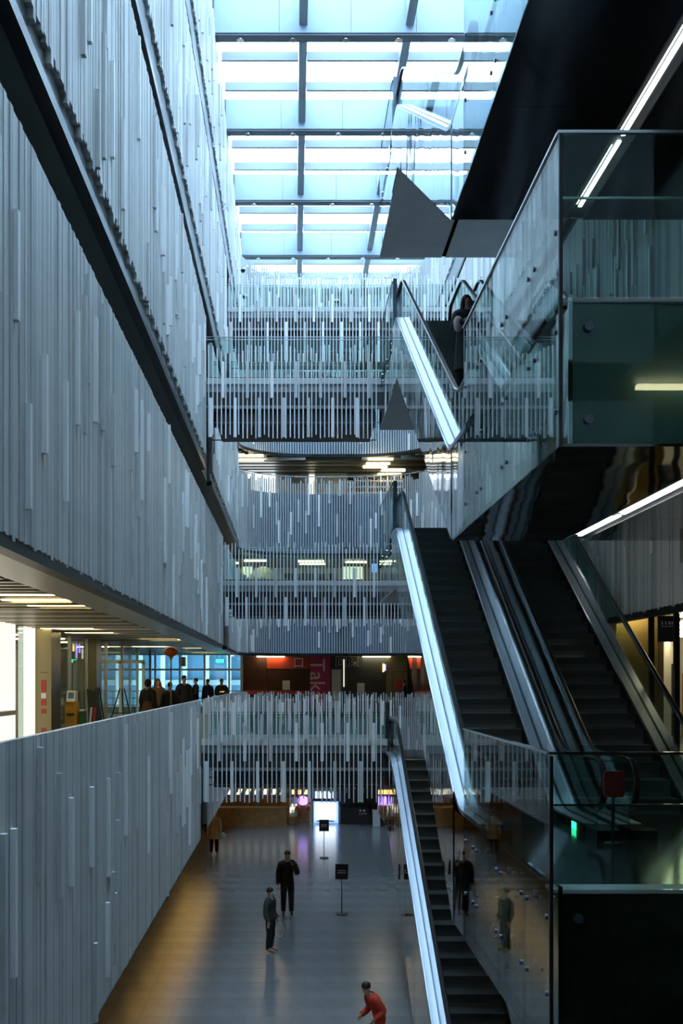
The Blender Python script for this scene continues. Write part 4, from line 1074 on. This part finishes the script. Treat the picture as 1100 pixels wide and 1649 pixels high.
# boy in red, leaning forward
LEAN = {'waist': (0, -.05, 1.06), 'chest': (0, -.13, 1.22), 'upper': (0, -.22, 1.33), 'neck': (0, -.28, 1.41), 'skull': (0, -.32, 1.48), 'head': (0, -.355, 1.55), 'crown': (0, -.37, 1.62),
        'lsho': (.18, -.20, 1.32), 'rsho': (-.18, -.20, 1.32), 'lelb': (.25, -.05, 1.10), 'relb': (-.25, -.12, 1.06), 'lfore': (.25, -.12, 1.02), 'rfore': (-.25, -.2, .98), 'lwri': (.22, -.24, .93), 'rwri': (-.22, -.34, .92), 'lpalm': (.21, -.29, .88), 'rpalm': (-.21, -.39, .88),
        'lknee': (.10, -.16, .50), 'lcalf': (.105, -.1, .34), 'lankle': (.11, -.06, .10), 'lball': (.115, -.19, .05), 'ltoe': (.12, -.26, .04), 'rknee': (-.10, .04, .48), 'rcalf': (-.105, .14, .35), 'rankle': (-.11, .26, .14), 'rball': (-.115, .2, .05), 'rtoe': (-.12, .14, .04)}
person('boy in a red sweatshirt stepping away to the left beside the lowest escalator', (1.52, 18.9, 0), -1.15, 1.42, LEAN, skin='skin_pale', top='coat_red', legs='coat_red', child=True)
# woman on the escalator
DE = 19.15; ZE = F3 + (int((DE - (24.09 - 4.7 / T30) - .25) / .4) + 1) * .4 * T30 - .01
UPH = {'lelb': (.25, -.06, 1.16), 'lfore': (.20, -.15, 1.22), 'lwri': (.10, -.23, 1.34), 'lpalm': (.06, -.25, 1.40), 'relb': (-.25, 0, 1.14), 'rfore': (-.22, -.1, 1.16), 'rwri': (-.10, -.2, 1.22), 'rpalm': (-.05, -.22, 1.25)}
t, ex, J, Rt = person('long-haired woman in black with a pink scarf riding the third-storey escalator', (3.07, DE, ZE), .15, 1.66, UPH, hairstyle='long', coat=('coat_black', .35, .24), skin='skin')
ex('scarf', MB().ell((-.20, -.10, 1.18), (.09, .10, .15), 12, 8), 'coat_pink'); ex('phone', MB().box(-.02, .09, -.28, -.265, 1.40, 1.56), 'black', False)
# people on the first gallery, left
person('person in a dark hooded coat with a speckled hem, nearest the shops', (-4.28, 32, G2), 2.6, 1.72, None, hairstyle='hood', hood='coat_black', top='coat_black', coat=('coat_brown', .5, .27))
person('brown-haired woman in a brown jacket between two dark figures', (-4.5, 36, G2), .3, 1.75, None, hairstyle='long', hair='hair_brown', top='coat_brown', skin='skin')
person('person in black seen from behind beside the brown-haired woman', (-3.82, 33.6, G2), 3.1, 1.64, None, top='coat_black')
person('tall man in a black coat standing at the end of the left parapet', (-3.72, 37, G2), .4, 1.86, None, top='coat_black', skin='skin')
LOOK = {'lelb': (.25, -.03, 1.12), 'lfore': (.22, -.14, 1.1), 'lwri': (.15, -.27, 1.16), 'lpalm': (.13, -.31, 1.20), 'relb': (-.25, -.03, 1.12), 'rfore': (-.2, -.14, 1.1), 'rwri': (-.1, -.27, 1.14), 'rpalm': (-.06, -.31, 1.18)}
person('man in black looking down at a phone, turned left, behind the tall man', (-4.05, 45, G2), -1.3, 1.78, LOOK, top='coat_black', skin='skin_pale')
person('dark figure in a long coat at the gap before the footbridge', (-3.75, 47.5, G2), -.6, 1.75, None, top='coat_navy', coat=('coat_navy', .72, .22))
t, ex, J, Rt = person('man in a black jacket with amber lettering on the chest by the curved parapet', (-3.1, 47, G2), .1, 1.76, LOOK, top='coat_black', skin='skin')
ex('emblem', MB().tube([(-.09, -.145, 1.19), (-.03, -.15, 1.22), (.03, -.15, 1.19), (.09, -.145, 1.22)], .012, 6), 'amber_lit')
person('dark figure beside the red poster at the right end of the dark shop', (5.2, 50.6, G2), 1.5, 1.70, None, top='coat_navy')
